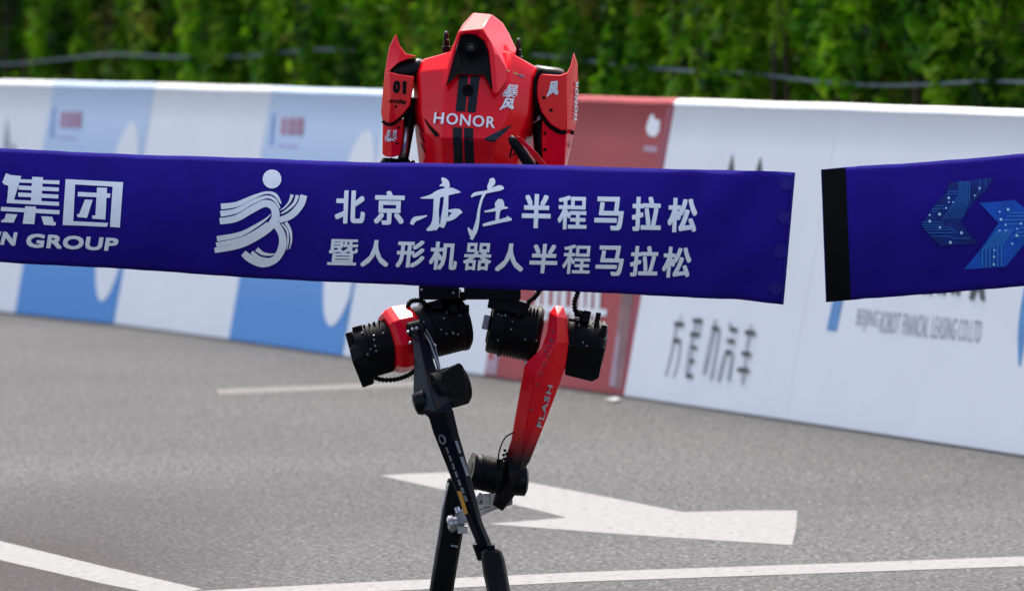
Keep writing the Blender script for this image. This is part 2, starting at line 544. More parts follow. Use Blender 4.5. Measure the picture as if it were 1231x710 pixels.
for i, (mk, lab) in enumerate(spec):
    a, b = bp[i], bp[i + 1]
    d = (b - a).normalized()
    bk = Vector((-d.y, d.x, 0))
    if bk.dot(back) < 0: bk = -bk
    pr = board_profile()
    nu = 13
    rings = []
    L = (b - a).length
    rnd = random.Random(i)
    ph = rnd.uniform(0, 6)
    for k in range(nu):
        u = 0.0015 + (L - 0.003) * k / (nu - 1)
        ring = []
        for j, (q, z) in enumerate(pr):
            w = math.sin(math.pi * k / (nu - 1)) * math.sin(math.pi * min(1, z / BH))
            puff = w * 0.002 * math.sin(u * 3.1 + z * 2.3 + ph)
            dz = -0.001 * math.sin(math.pi * k / (nu - 1)) * (1 if z > 1.1 else 0) + 0.0008 * math.sin(u * 5 + ph) * (1 if z > 1.1 else 0)
            ring.append(a + d * u + bk * (q + puff) + Vector((0, 0, z + 0.004 + dz)))
        rings.append(ring)
    g = Geo().loft(rings)
    mid = (a + b) / 2
    mid.z = 0
    o = build('barrier_board', g.v, g.f, mk, None, mid, smooth=True, autosmooth=40)
    tag(o, lab, 'barrier board', 'advertising boards along the road')
    boards.append(o)
    trees.append(bvh(o))
    print('board', i, mk, 'length %.2f' % L)

PR = 0.002
def strokes(i, name, layers, m, off=PR, grid=None):
    for k, l in enumerate(layers): lay(name, [l], trees[i], m, boards[i], off + 0.0004 * k, 0, grid)
def printed(i, name, layers, m, off=PR, step=0.0004, grid=None):
    return lay(name, layers, trees[i], m, boards[i], off, step, grid)
# board 0: spiky mark
strokes(0, 'spike_mark', [poly((4, 178), (9, 141), (13, 178), (12, 195), (5, 195)), poly((13, 185), (17, 170), (21, 186))], 'inkgrey')
# blue boards
for i, dx, dy in ((1, 0, 0), (3, 264, 5)):
    def sh(*pts): return [(x + dx, y + dy) for x, y in pts]
    k = 1.0 if i == 1 else 1.08
    cx, cy = 62 + dx, 108 + dy
    def q(x, y): return (cx + (x - 62) * k, cy + (y - 108) * k)
    printed(i, 'blue_bar', [poly(q(63, 132), q(67.5, 128), q(65, 165), q(60, 166))], 'inknavy')
    st = []
    for c in range(3):
        x = 73 + c * 9.2
        st += [poly(q(x + 1, 134), q(x + 3.5, 134), q(x + 2, 154), q(x - 0.5, 154)), poly(q(x + 5, 134), q(x + 7.5, 134), q(x + 6, 154), q(x + 3.5, 154)),
               poly(q(x, 139), q(x + 8, 140), q(x + 8, 142.5), q(x, 141.5)), poly(q(x - .5, 147), q(x + 7.5, 148), q(x + 7.3, 150.5), q(x - .7, 149.5))]
    strokes(i, 'letter_stroke', st, 'inkred')
    printed(i, 'small_caption', [poly(q(70, 163), q(92, 165), q(91.5, 168.5), q(69.5, 166.5))], 'inkpink')
# printed ovals on the two blue boards
printed(1, 'white_oval', [(lambda: ([(141 + 18 * math.cos(t) + (254 - (254 + 108 * math.sin(t))) * 0.17 * 1.0, 254 + 108 * math.sin(t)) for t in [2 * math.pi * k / 40 for k in range(40)]], [tuple(range(40))]))()], 'boardwhite', grid=9)
printed(3, 'white_oval', [(lambda: ([(420 + 22 * math.cos(t) + (274 - (274 + 118 * math.sin(t))) * 0.185, 274 + 118 * math.sin(t)) for t in [2 * math.pi * k / 40 for k in range(40)]], [tuple(range(40))]))()], 'boardwhite', grid=9)
printed(1, 'blue_edge_stripe', [poly((146.5, 318), (150, 318), (137.5, 388), (133.5, 387))], 'inkblue', 0.004, grid=9)
printed(3, 'blue_edge_stripe', [poly((424.5, 336), (428, 336), (413, 425), (409, 424.5))], 'inkblue', 0.004, grid=9)
# red board
printed(5, 'maroon_edge', [poly((803, 128), (808.5, 128), (752, 472), (746.5, 471))], 'inkmaroon', grid=9)
printed(5, 'grey_photo_strip', [poly((749, 345), (763, 346), (747, 468), (737, 466), (741, 400))], 'inkbrown', grid=9)
printed(5, 'pale_photo_strip', [poly((742, 405), (747, 400), (741, 465), (733, 463))], 'inkviolet', 0.004, grid=9)
printed(5, 'violet_edge', [poly((590, 395), (604, 390), (597, 450), (584, 449))], 'inkviolet', grid=9)
printed(5, 'leaf_emblem', [poly((779, 147), (783, 138), (786, 137.5), (787, 143), (794, 145), (793, 158), (788, 165), (780, 163), (777, 155))], 'white')
printed(5, 'emblem_caption', [poly((775, 175), (791, 177), (790, 183.5), (774, 182))], 'inkviolet')
lets = []
for x in (643, 664, 686, 705):
    lets += [poly((x + 2, 346), (x + 8, 346), (x + 5, 383 + (x - 643) * .08), (x, 382 + (x - 643) * .08)), poly((x + 11, 346), (x + 18, 346), (x + 16, 385 + (x - 643) * .08), (x + 10, 384 + (x - 643) * .08))]
lets += [poly((643, 366), (731, 372), (730, 380), (642, 374))]
strokes(5, 'letter_stroke', lets, 'white')
# five character board: spikes of the hidden emblem and the wordmark
strokes(6, 'spike_mark', [poly((875, 206), (881, 184), (883, 206), (880, 240), (874, 240)), poly((909, 206), (915, 188), (917, 207), (914, 240), (908, 240))], 'inkdark')
Z = lambda l: zoomed(l, 790, 360, 5.92)
thin, bold_ = [], []
thin += [ribbon([(175, 105, 12), (160, 160, 8)], 1), ribbon([(140, 180, 22), (110, 350, 20), (62, 545, 18)], 3), ribbon([(170, 300, 16), (150, 440, 18), (118, 550, 16)], 3)]
bold_ += [ribbon([(130, 172, 34), (195, 178, 36)], 1), ribbon([(122, 290, 30), (172, 295, 34)], 1)]
thin += [ribbon([(285, 150, 16), (240, 330, 28), (212, 520, 30)], 3), ribbon([(320, 150, 10), (300, 245, 10)], 1), ribbon([(250, 380, 12), (220, 530, 12)], 1)]
bold_ += [ribbon([(262, 150, 34), (328, 152, 34)], 1), ribbon([(245, 245, 32), (308, 252, 32)], 1), ribbon([(250, 340, 26), (290, 344, 30)], 1), ribbon([(238, 436, 26), (272, 438, 30)], 1), ribbon([(215, 540, 34), (260, 544, 34)], 1)]
thin += [ribbon([(420, 140, 18), (380, 320, 30), (335, 530, 24)], 3), ribbon([(450, 200, 18), (420, 380, 18), (385, 570, 20)], 3), ribbon([(400, 200, 18), (395, 300, 14)], 1), ribbon([(370, 400, 12), (345, 470, 12)], 1)]
bold_ += [ribbon([(400, 200, 22), (445, 212, 40)], 1)]
thin += [ribbon([(525, 160, 20), (520, 210, 18)], 1), ribbon([(500, 270, 18), (505, 310, 18)], 1), ribbon([(490, 380, 20), (462, 480, 22), (440, 580, 22)], 3), ribbon([(545, 380, 18), (525, 480, 22), (512, 575, 24)], 3)]
bold_ += [ribbon([(530, 212, 34), (578, 220, 34)], 1), ribbon([(522, 296, 36), (560, 300, 36)], 1), ribbon([(498, 374, 34), (542, 380, 36)], 1)]
thin += [ribbon([(678, 170, 10), (650, 300, 14), (640, 370, 10)], 3), ribbon([(640, 400, 10), (610, 600, 16)], 1)]
bold_ += [ribbon([(640, 234, 36), (708, 242, 38)], 1), ribbon([(615, 384, 32), (676, 390, 38)], 1), ribbon([(588, 500, 36), (662, 506, 36)], 1)]
strokes(6, 'letter_stroke', [Z(l) for l in thin], 'inklight')
strokes(6, 'letter_stroke', [Z(l) for l in bold_], 'inkdark', 0.006)
# company board
for word, x0, x1 in (('BEIJING', 1028, 1053.5), ('ROBOT', 1056.5, 1080), ('FINANCIAL', 1083.5, 1114.6), ('LEASING', 1118.6, 1148), ('CO.LTD', 1151, 1178)):
    printed(7, 'lettering', text_layers(word, (x0 + 4, 370.5 + (x0 - 1028) * .1), (x1 + 4, 370.5 + (x1 - 1028) * .1), (x1, 397 + (x1 - 1028) * .1), (x0, 397 + (x0 - 1028) * .1), 0, 1.12), 'inkgrey', grid=12)
printed(7, 'slash_mark', [poly((1006, 340), (1018, 340), (1006, 398), (994, 396.5))], 'inkblue', grid=9)
blk = []
for x in (1112, 1128, 1145): blk += [poly((x, 332), (x + 3, 332), (x + 2, 354), (x - 1, 354)), poly((x + 7, 332), (x + 10, 332), (x + 9, 355), (x + 6, 355)), poly((x - 1, 347), (x + 11, 347), (x + 10, 352), (x - 1, 351))]
blk += [poly((1172, 332), (1178, 332), (1172, 360), (1166, 360)), poly((1176, 332), (1181, 332), (1185, 361), (1180, 361)), poly((1168, 345), (1184, 345), (1184, 350), (1168, 350))]
strokes(7, 'letter_stroke', blk, 'inkdark')
blade = ribbon([(1243, 320, 10), (1236, 360, 14), (1229, 400, 10), (1226, 440, 2)], 5)
for bi in (7, 8): printed(bi, 'blue_blade', [blade], 'inkblue')

# litter on the road by the red board
g = Geo()
c = G(736, 481.5)
for k in range(2):
    pts = []
    for j in range(6):
        a = j * math.pi / 3 + 0.4 * k
        pts.append(c + Vector((0.034 * math.cos(a) + 0.008 * k, 0.12 * math.sin(a), 0.003 + 0.005 * (j % 2) + 0.003 * k)))
    g.add(pts, [(0, 1, 2, 3), (0, 3, 4, 5)])
o = build('paper_scrap', g.v, g.f, 'paper', None, Vector((c.x, c.y, 0)))
tag(o, 'crumpled white paper scrap on the asphalt below the red board', 'litter')

# verge behind the boards
va, vb = bp[0] - run * 24 + back * 0.75, bp[-1] + run * 8 + back * 0.75
o = build('verge', [va + Vector((0, 0, .006)), vb + Vector((0, 0, .006)), vb + back * 9 + Vector((0, 0, .006)), va + back * 9 + Vector((0, 0, .006))], [(0, 1, 2, 3)], 'soil')
tag(o, kind='structure')

# hedge: columnar shrubs in two staggered rows
def make_shrub_mesh(seed):
    R = random.Random(seed)
    vs, fs, tone = [], [], []
    clumps = []
    for _ in range(64):
        z = R.uniform(0.15, 2.7)
        rad = 0.37 * (1 - 0.25 * (z / 2.8) ** 3) * R.uniform(0.45, 1.05)
        a = R.uniform(0, 2 * math.pi)
        clumps.append((Vector((rad * math.cos(a), rad * math.sin(a), z)), R.uniform(0.06, 0.125), R.gauss(0.46, 0.3), R.uniform(1.8, 4.6)))
    for cpos, cr, ct, cz in clumps:
        for _ in range(66):
            d = Vector((R.gauss(0, 1), R.gauss(0, 1), R.gauss(0, 1))).normalized() * cr * R.uniform(0.5, 1.0)
            d.z *= cz
            p = cpos + d
            n = (d.normalized() + Vector((R.uniform(-1, 1), R.uniform(-1, 1), R.uniform(-.2, 1.0)))).normalized()
            t = n.cross(Vector((R.uniform(-1, 1), R.uniform(-1, 1), R.uniform(-1, 1)))).normalized()
            b = n.cross(t)
            l, w = R.uniform(0.03, 0.075), R.uniform(0.014, 0.032)
            i = len(vs)
            vs += [p - t * l, p + b * w + n * 0.006, p + t * l, p - b * w + n * 0.006]
            fs += [(i, i + 1, i + 2), (i, i + 2, i + 3)]
            tv = min(1, max(0, ct + R.gauss(0, 0.16)))
            if R.random() < 0.03: tv = R.uniform(0.9, 1.0)
            tone += [tv, tv]
    me = bpy.data.meshes.new('crown')
    me.from_pydata([tuple(v) for v in vs], [], fs)
    at = me.attributes.new('tone', 'FLOAT', 'FACE')
    at.data.foreach_set('value', tone)
    me.materials.append(M['leaf'])
    tg = Geo()
    for q in range(3):
        a = R.uniform(0, 6.28)
        r0 = 0.05 + 0.05 * q
        pts = [Vector((r0 * math.cos(a) + R.uniform(-.03, .03), r0 * math.sin(a) + R.uniform(-.03, .03), z)) for z in (0, 0.5, 1.1, 1.7, 2.3)]
        tg.tube(pts, [0.03, 0.026, 0.02, 0.015, 0.008], 7)
    tm = bpy.data.meshes.new('trunk')
    tm.from_pydata([tuple(v) for v in tg.v], [], tg.f)
    tm.materials.append(M['bark'])
    return me, tm
variants = [make_shrub_mesh(s) for s in range(6)]
HR = random.Random(3)
hedge0 = bp[0] - run * 14
HL = 36
for row, (off, sp) in enumerate(((3.3, 0.6), (4.0, 0.6), (4.8, 0.66))):
    n = int(HL / sp)
    for k in range(n):
        u = k * sp + (sp / 2 if row % 2 else 0) + HR.uniform(-.08, .08)
        p = hedge0 + run * u + back * (off + HR.uniform(-.12, .12))
        # only what the photograph can show
        px = 615.5 + F * p.x / p.y
        if px < -110 or px > 1340: continue
        e = empty('columnar_shrub', (p.x, p.y, 0.0))
        tag(e, 'leafy green columnar shrub in the hedge behind the barrier boards', 'shrub', 'shrubs of the hedge behind the boards')
        cm, tm = variants[HR.randrange(6)]
        sc = HR.uniform(0.95, 1.15)
        e.rotation_euler = (0, 0, HR.uniform(0, 6.28))
        e.scale = (sc * HR.uniform(.85, 1.05), sc * HR.uniform(.85, 1.05), sc * HR.uniform(1.0, 1.15))
        for nm, me in (('crown', cm), ('trunk', tm)):
            c = bpy.data.objects.new(nm, me)
            COL.objects.link(c)
            c.parent = e

# pale hose strung along the hedge
pl_o = bp[0] + back * 3.0
def on_plane(px, py):
    d = ray(px, py)
    t = (pl_o - CAM).dot(back) / d.dot(back)
    return CAM + d * t
for nm, path, lab in (('hose', [(-60, 80), (30, 76), (130, 66), (210, 69), (290, 68), (380, 60), (440, 62), (520, 66), (600, 70)], 'pale grey hose sagging along the hedge left of the robot'),
                  ('hose', [(640, 66), (690, 71), (760, 80), (840, 86), (900, 88), (980, 98), (1060, 103), (1130, 101), (1200, 98), (1300, 103)], 'pale grey hose sagging along the hedge right of the robot')):
    pts = [on_plane(x, y) for x, y in smooth_path(path, 5)]
    g = Geo().tube(pts, 0.009, 8)
    o = build(nm, g.v, g.f, 'hose', None, Vector((pts[0].x, pts[0].y, pts[0].z)), smooth=True)
    tag(o, lab, 'hose', 'hoses along the hedge')

# ================================================================== THE ROBOT
RY = 20.0
robot = empty('robot', (G(560, 741).x, RY, 0))
tag(robot, 'headless-looking red and black humanoid robot running behind the finish tape', 'robot')
def Q(px, py, d=0.0): return P(px, py, RY - d)
S_ = RY / F           # metres per photo pixel at the robot
def part(name, g, m, parent=robot, smooth=False, bevel=0.0, autosmooth=None):
    return build(name, g.v, g.f, m, parent, None, smooth, bevel, autosmooth)
def shell(vs, faces, db):
    """front faces given point by point (px, py, depth towards the viewer), closed at the back"""
    g = Geo()
    n = len(vs)
    front = [Q(*v) for v in vs]
    bk = [Q(v[0], v[1], (db if not callable(db) else db(v))) for v in vs]
    cnt = {}
    for f in faces:
        for a, b in zip(f, list(f[1:]) + [f[0]]):
            cnt[(a, b)] = cnt.get((a, b), 0) + 1
    fs = [list(f) for f in faces] + [[i + n for i in reversed(f)] for f in faces]
    for (a, b) in cnt:
        if (b, a) not in cnt: fs.append([a, b, b + n, a + n][::-1])
    return g.add(front + bk, fs)
def lugs(name, boxes, m, parent, bevel=0.002):
    for args in boxes: part(name, Geo().box(*args), m, parent, bevel=bevel)
def finned(a, b, r, fins=7, cap=0.012, end=None):
    """motor housing with cooling fins between two points"""
    L = (Vector(b) - Vector(a)).length
    pr = [(0, r * 0.50), (0.001, r * 0.62), (0.004, r * 0.64), (0.005, r * 0.86), (cap * 0.6, r * 0.93), (cap, r * 0.96)]
    bell = L * 0.26
    pr += [(bell, r * 0.97), (bell + 0.0015, r * 1.035), (bell + 0.007, r * 1.035), (bell + 0.0085, r * 0.97)]
    t0, t1 = bell + 0.010, L - cap - 0.012
    w = (t1 - t0) / fins
    for i in range(fins):
        t = t0 + i * w
        pr += [(t + w * 0.02, r), (t + w * 0.5, r), (t + w * 0.56, r * 0.955), (t + w * 0.96, r * 0.955)]
    pr += [(t1 + 0.001, r * 1.02), (t1 + 0.010, r * 1.02), (L - cap, r * 0.95), (L - cap * 0.5, r * 0.9), (L - 0.004, r * 0.8), (L - 0.003, r * 0.55), (L, r * 0.5)]
    return pr

# ---- torso
rings = []
TR_ = [
    [(508, 74, -.09), (504, 74, -.02), (509, 71, .03), (541, 61, .055), (572, 59, .065), (612, 61, .055), (644, 80, .03), (651, 87, -.02), (648, 86, -.09)],
    [(502, 92, -.11), (498, 90, -.02), (504, 87, .06), (537, 84, .105), (570, 84, .115), (613, 86, .105), (640, 96, .06), (648, 101, -.02), (645, 101, -.11)],
    [(500, 136, -.12), (497, 134, -.02), (505, 136, .085), (533, 138, .15), (562, 138, .156), (608, 139, .15), (636, 137, .085), (643, 138, -.02), (640, 138, -.12)],
    [(503, 166, -.12), (500, 164, -.02), (511, 162, .095), (531, 166, .178), (557, 167, .184), (596, 168, .178), (627, 158, .095), (640, 163, -.02), (637, 163, -.12)],
    [(507, 198, -.11), (504, 198, -.02), (514, 198, .07), (534, 199, .128), (557, 199, .133), (590, 199, .128), (620, 198, .07), (633, 198, -.02), (630, 198, -.11)],
    [(518, 260, -.10), (515, 260, -.02), (523, 260, .05), (539, 260, .085), (558, 260, .09), (583, 260, .085), (605, 260, .05), (615, 260, -.02), (612, 260, -.10)],
    [(529, 302, -.09), (526, 302, -.02), (532, 302, .04), (543, 302, .07), (559, 302, .075), (578, 302, .07), (594, 302, .04), (602, 302, -.02), (600, 302, -.09)],
]
for r in TR_:
    ring = [Q(*v) for v in r]
    x0, x1, y0 = r[0][0], r[-1][0], r[0][1]
    ring += [Q(x0 + (x1 - x0) * .75, y0, -.15), Q(x0 + (x1 - x0) * .25, y0, -.15)]
    rings.append(ring)
g = Geo().loft(rings)
torso = part('torso', g, 'red', smooth=True, bevel=0.006, autosmooth=22)
tt = bvh(torso)
def decal(name, layers, m, parent, tree, off=0.0015, step=0.0002, grid=None):
    return lay(name, layers, tree, m, parent, off, step, grid)
decal('stripe', [poly((552, 91), (563, 91), (559.5, 134.5), (547.7, 134))], 'stripe', torso, tt, grid=5)
decal('stripe', [poly((566, 91), (577, 91), (571.8, 135.5), (561.5, 135))], 'stripe', torso, tt, grid=5)
decal('stripe', [poly((544.3, 153), (555.6, 153.5), (555.6, 166), (557, 197), (557.5, 215), (546.5, 215), (545.8, 197), (544.5, 166))], 'stripe', torso, tt, grid=5)
decal('stripe', [poly((558, 153.5), (569, 154.3), (569, 167), (570.3, 197), (570.5, 215), (559.5, 215), (558.7, 197), (557.8, 166))], 'stripe', torso, tt, grid=5)
decal('lettering', text_layers('HONOR', (523.8, 135), (595.5, 141.2), (594.5, 154.8), (522.2, 149), 0.3, 1.12), 'white', torso, tt, 0.003, grid=6)
decal('lettering', text_layers('暴', (609.5, 102), (623.5, 103), (620, 118.5), (602, 117), 0.22), 'white', torso, tt, 0.003, grid=6)
decal('lettering', text_layers('风', (606, 118.5), (618.5, 119), (616, 132), (600, 133), 0.5), 'white', torso, tt, 0.003, grid=6)
decal('small_marking', [poly((604, 82.5), (610, 84), (610, 86), (604, 84.5)), poly((623, 89), (630, 91.5), (630, 93.5), (623, 91))], 'palegrey', torso, tt)
decal('small_marking', [poly((611, 84.5), (622, 88.5), (622, 90.5), (611, 86.5))], 'gold', torso, tt)
decal('vent', [poly((581.5, 168.2), (584.5, 165.5), (592, 161.5), (617, 148.6), (608, 158), (593.5, 170.5))], 'teal', torso, tt, 0.002, grid=4)
decal('vent', [poly((509.5, 142), (512, 143.7), (518, 151), (528.5, 161.5), (527.5, 164), (524, 164.6), (516, 153.5))], 'void', torso, tt, 0.002, grid=4)
for x, y in ((503.4, 149), (504.6, 160), (505.8, 172)):
    decal('slit', [poly((x, y), (x + 1.3, y), (x + 6.5, y + 9.5), (x + 6.5, y + 11.5), (x + 5, y + 10))], 'void', torso, tt, 0.002, grid=4)
decal('slit', [poly((616, 186), (621, 181), (621.5, 182), (617, 188))], 'void', torso, tt, 0.002)
# chest sensor
c0, c1 = Q(562.5, 108.5, .125), Q(562.5, 108.5, .150)
g = Geo().lathe(c0, c1, [(0, .012), (0.0, .0165), (.016, .0165), (.018, .015), (.018, .012), (.012, .011), (.012, 0.0005)], 20)
part('chest_sensor', g, 'void', smooth=True, autosmooth=30)

# ---- hood
hv = [
    (531.5, 105, .150),   # 0 left lower tip
    (544.5, 57, .105),    # 1
    (550.5, 38.5, .085),  # 2
    (580, 35, .105),      # 3
    (590, 51, .115),      # 4
    (593.5, 64, .125),    # 5
    (597, 113, .155),     # 6 right lower tip
    (536, 103.5, .150),   # 7 inner
    (548.5, 58, .102),    # 8
    (553.5, 43, .085),    # 9
    (561, 40.5, .085),    # 10
    (573, 42.5, .092),    # 11
    (583, 50, .105),      # 12
    (588, 64, .118),      # 13
    (592.7, 110.6, .156), # 14
    (569, 15.5, -.005),   # 15 crown left
    (591, 17.5, -.005),   # 16 crown right
    (605, 28.5, -.03),    # 17
    (613, 42, -.05),      # 18
    (619, 56, -.06),      # 19
    (628, 68, -.05),      # 20
    (614, 90, .098),      # 21 right cheek foot
    (541, 62, .03),       # 22 left rear foot
    (556, 30, .02),       # 23 left rear
    (601, 68, .105),      # 24
]
hf = [(0, 7, 8, 1), (1, 8, 9, 2), (2, 9, 10), (2, 10, 11, 3), (3, 11, 12, 4), (4, 12, 13, 5), (5, 13, 14, 6),
      (2, 3, 16, 15), (2, 15, 23), (23, 22, 1, 2), (22, 0, 1),
      (3, 17, 16), (3, 4, 18, 17), (4, 24, 19, 18), (4, 5, 24), (5, 6, 21, 24), (24, 21, 20, 19)]
vs = [Q(*v) for v in hv]
n0 = len(vs)
vs += [Q(569, 17, -.12), Q(595, 22, -.13), Q(616, 55, -.14), (Q(545, 58, -.12))]   # rear: 25..28
hf += [(15, 16, n0 + 1, n0), (16, 17, n0 + 1), (17, 18, n0 + 1), (18, 19, n0 + 2, n0 + 1), (19, 20, n0 + 2), (15, n0, n0 + 3, 23), (23, n0 + 3, 22), (n0, n0 + 1, n0 + 2, n0 + 3)]
# inner walls of the opening
inner = [7, 8, 9, 10, 11, 12, 13, 14]
iv = len(vs)
vs += [Q(hv[i][0] * .9 + 566 * .1, hv[i][1] * .95 + 80 * .05, hv[i][2] - .055) for i in inner]
for k in range(len(inner) - 1): hf.append((inner[k], inner[k + 1], iv + k + 1, iv + k))
hood = build('hood', vs, hf, 'red', robot, None, True, 0.0, 12)
md = hood.modifiers.new('bevel', 'BEVEL'); md.width = 0.004; md.segments = 2; md.limit_method = 'ANGLE'; md.angle_limit = math.radians(18)
# dark face panel recessed in the opening
fv = [(536, 103.5, .146), (549, 58, .095), (554, 43.5, .07), (561, 41, .068), (573, 43, .075), (583, 50.5, .09), (588, 64, .105), (592.4, 110, .152), (581.5, 90, .134), (551, 89, .134),
      (556, 60, .078), (578, 60, .078), (577, 84, .126), (556, 84, .126)]
ff = [(0, 9, 1), (1, 9, 13, 10), (1, 10, 2), (2, 10, 3), (3, 10, 11, 4), (4, 11, 5), (5, 11, 6), (6, 11, 12, 8), (6, 8, 7), (9, 8, 12, 13), (10, 13, 12, 11)]
face_panel = build('face_panel', [Q(*v) for v in fv], ff, 'void', robot)
a, b = Q(568, 60, .062), Q(566.5, 60, .117)
g = Geo().lathe(a, b, [(0, .02), (.035, .02), (.045, .018), (.05, .014), (.047, .013)], 24)
cm_ = part('camera_housing', g, 'void', smooth=True, autosmooth=30)
g = Geo().lathe(a + (b - a) * .8, b + (b - a) * .1, [(0, .013), (.006, .0115), (.010, .008), (.012, .003)], 24)
part('camera_lens', g, 'glass', cm_, smooth=True)

# ---- lifting eyes on the shoulders
for x, y0, y1, d in ((536.5, 39, 58, 0.0), (623.5, 47.5, 70, -.02)):
    base_ = Q(x, y1, d)
    g = Geo().lathe(base_ - Vector((0, 0, .014)), base_ + Vector((0, 0, .03)), [(0, .011), (.018, .012), (.02, .0095), (.036, .0085), (.04, .004)], 16)
    e = part('eye_bolt', g, 'blackgloss', smooth=True, autosmooth=30)
    h = (y1 - y0) * S_ - .012
    cc = base_ + Vector((0, 0, .012 + h / 2))
    pts = [cc + Vector((0.003 * math.sin(t), 0.013 * math.sin(t), h / 2 * math.cos(t))) for t in [2 * math.pi * k / 20 for k in range(21)]]
    g = Geo().tube(pts, 0.0042, 8)
    part('ring', g, 'blackgloss', e, smooth=True)

# ---- arm on the left of the picture
g = Geo().lathe(Q(508, 84, -.01), Q(466, 88, .0), [(0, .03), (.01, .034), (.07, .034), (.085, .03), (.09, .012)], 22)
part('shoulder_motor', g, 'blackgloss', smooth=True, autosmooth=30)
v = [(476, 41, .012), (481, 56, .02), (488, 65, .03), (501, 67.5, .03), (493, 70, .032), (479, 75.5, .04), (467, 86, .045), (461.8, 92, .01), (468, 56, .0)]
fin = part('shoulder_fin', shell(v, [(8, 0, 1, 5), (1, 2, 5), (2, 3, 4, 5), (8, 5, 6, 7)], -.035), 'red', smooth=True, bevel=0.002, autosmooth=25)
v = [(467, 86, .045), (479, 89.5, .055), (498, 92, .05), (497.5, 100, .052), (493, 127, .055), (484, 138, .06), (475, 145.5, .062), (468, 148.5, .055), (459.6, 144.5, .015), (458, 135, .0), (461.8, 92, .005), (470, 118, .062)]
guard = part('upper_arm_guard', shell(v, [(0, 1, 11), (1, 2, 3, 4, 11), (4, 5, 6, 11), (6, 7, 11), (0, 11, 9, 10), (11, 7, 8, 9)], -.04), 'red', smooth=True, bevel=0.003, autosmooth=8)
gt = bvh(guard)
decal('lettering', text_layers('0', (473.5, 97), (481.5, 97.5), (480.5, 112.5), (472, 111.5), 0.9), 'void', guard, gt, 0.002, grid=6)
decal('lettering', text_layers('1', (484, 97.5), (488.8, 98), (488, 114), (484.2, 113), 0.8), 'void', guard, gt, 0.002, grid=6)
decal('lettering', text_layers('mile', (471, 118.5), (489, 119.5), (487, 125.5), (468.5, 123.5), 0.3), 'void', guard, gt, 0.002)
decal('bolt', [disc(475.5, 128.2, 1.7)], 'void', guard, gt, 0.002)
trim = [(459.6, 145.5), (466, 149.8), (474, 148), (483, 140.5), (490, 133), (495, 127)]
g = Geo().tube([Q(x, y, .045) for x, y in smooth_path(trim, 4)], 0.0045, 8)
part('rubber_trim', g, 'rubber', smooth=True)
v = [(460, 143, .0), (470, 146, .04), (485.5, 143, .035), (484, 165, .035), (481, 186.5, .03), (472, 189, .035), (464, 188.5, .03), (459.6, 185.5, .0)]
low = part('lower_arm_guard', shell(v, [(0, 1, 5, 6, 7), (1, 2, 3, 4, 5)], -.03), 'red', smooth=True, bevel=0.003, autosmooth=10)
lt = bvh(low)
decal('lettering', text_layers('暴', (465.5, 156), (478.5, 156.5), (476.5, 170.5), (462.5, 170), 0.15), 'white', low, lt, 0.002)
for x, y in ((479, 153.5), (477.5, 172.5)):
    decal('bolt', [disc(x, y, 1.6)], 'void', low, lt, 0.002)
g = Geo().tube([Q(496, 118, -.02), Q(493, 140, -.015), Q(488, 170, -.01), Q(484, 196, -.01)], [0.016, 0.018, 0.016, 0.015], 14)
part('upper_arm', g, 'black', smooth=True)
g = Geo().tube([Q(488.5, 153, .012), Q(487, 170, .015), Q(484.5, 190, .015)], [0.008, 0.0095, 0.008], 10)
part('forearm_rod', g, 'silver', smooth=True)
g = Geo().tube([Q(495, 128, .03), Q(486, 137, .03), Q(480, 145, .03)], 0.004, 8)
part('cable', g, 'silver', smooth=True)
g = Geo().lathe(Q(456, 200, .0), Q(500, 203, .0), finned(Q(456, 200), Q(500, 203), .026, 4), 22)
part('elbow_motor', g, 'blackgloss', smooth=True, autosmooth=30)
g = Geo().tube([Q(480, 205, .0), Q(486, 235, .06), Q(492, 262, .12)], [0.024, 0.02, 0.015], 12)
part('forearm', g, 'black', smooth=True)

# ---- arm on the right of the picture
g = Geo().lathe(Q(640, 92, -.01), Q(684, 98, .0), [(0, .03), (.01, .034), (.07, .034), (.085, .03), (.09, .012)], 22)
part('shoulder_motor', g, 'blackgloss', smooth=True, autosmooth=30)
v = [(689.8, 63.5, .0), (694.5, 77.5, -.03), (695.2, 113, -.04), (693.8, 141, -.04), (690.6, 157.5, -.03), (681.5, 156, .062), (674.6, 157, .066), (662, 149.5, .07),
     (651, 135, .068), (646, 118, .06), (645.4, 103, .055), (648, 89, .05), (672.5, 90.5, .066), (681.5, 88, .064), (686, 79.5, .035)]
guard = part('upper_arm_guard', shell(v, [(13, 12, 11, 10, 9, 8, 7, 6, 5), (0, 14, 13, 5, 4, 3, 2, 1)], -.06), 'red', smooth=True, bevel=0.003, autosmooth=18)
gt = bvh(guard)
decal('lettering', text_layers('风', (661.5, 98.5), (671.8, 97.3), (671, 114), (657, 117), 0.7), 'white', guard, gt, 0.002)
decal('lettering', text_layers('HONOR', (688.6, 144), (691.0, 97), (694.6, 98), (692.6, 144.5), 0.25, 1.1), 'white', guard, gt, 0.002, grid=4)
for x, y in ((654, 117.6), (662.5, 132.5)):
    decal('bolt', [disc(x, y, 2.0)], 'void', guard, gt, 0.002)
trim = [(652, 84), (645, 92), (643.5, 104), (644.5, 119), (650, 136.5), (661, 151.5), (674, 159), (683, 158), (690, 160)]
g = Geo().tube([Q(x, y, .05 if x < 680 else .0) for x, y in smooth_path(trim, 4)], 0.006, 8)
part('rubber_trim', g, 'rubber', smooth=True)
v = [(652, 138, .05), (681.5, 154, .05), (678.5, 200, .045), (673, 232, .035), (654, 232, .035), (651, 168, .045), (690.5, 156, -.03), (682, 197, -.03), (677, 232, -.035)]
low = part('lower_arm_guard', shell(v, [(0, 1, 2, 3, 4, 5), (1, 6, 7, 8, 3, 2)], -.06), 'red', smooth=True, bevel=0.003, autosmooth=18)
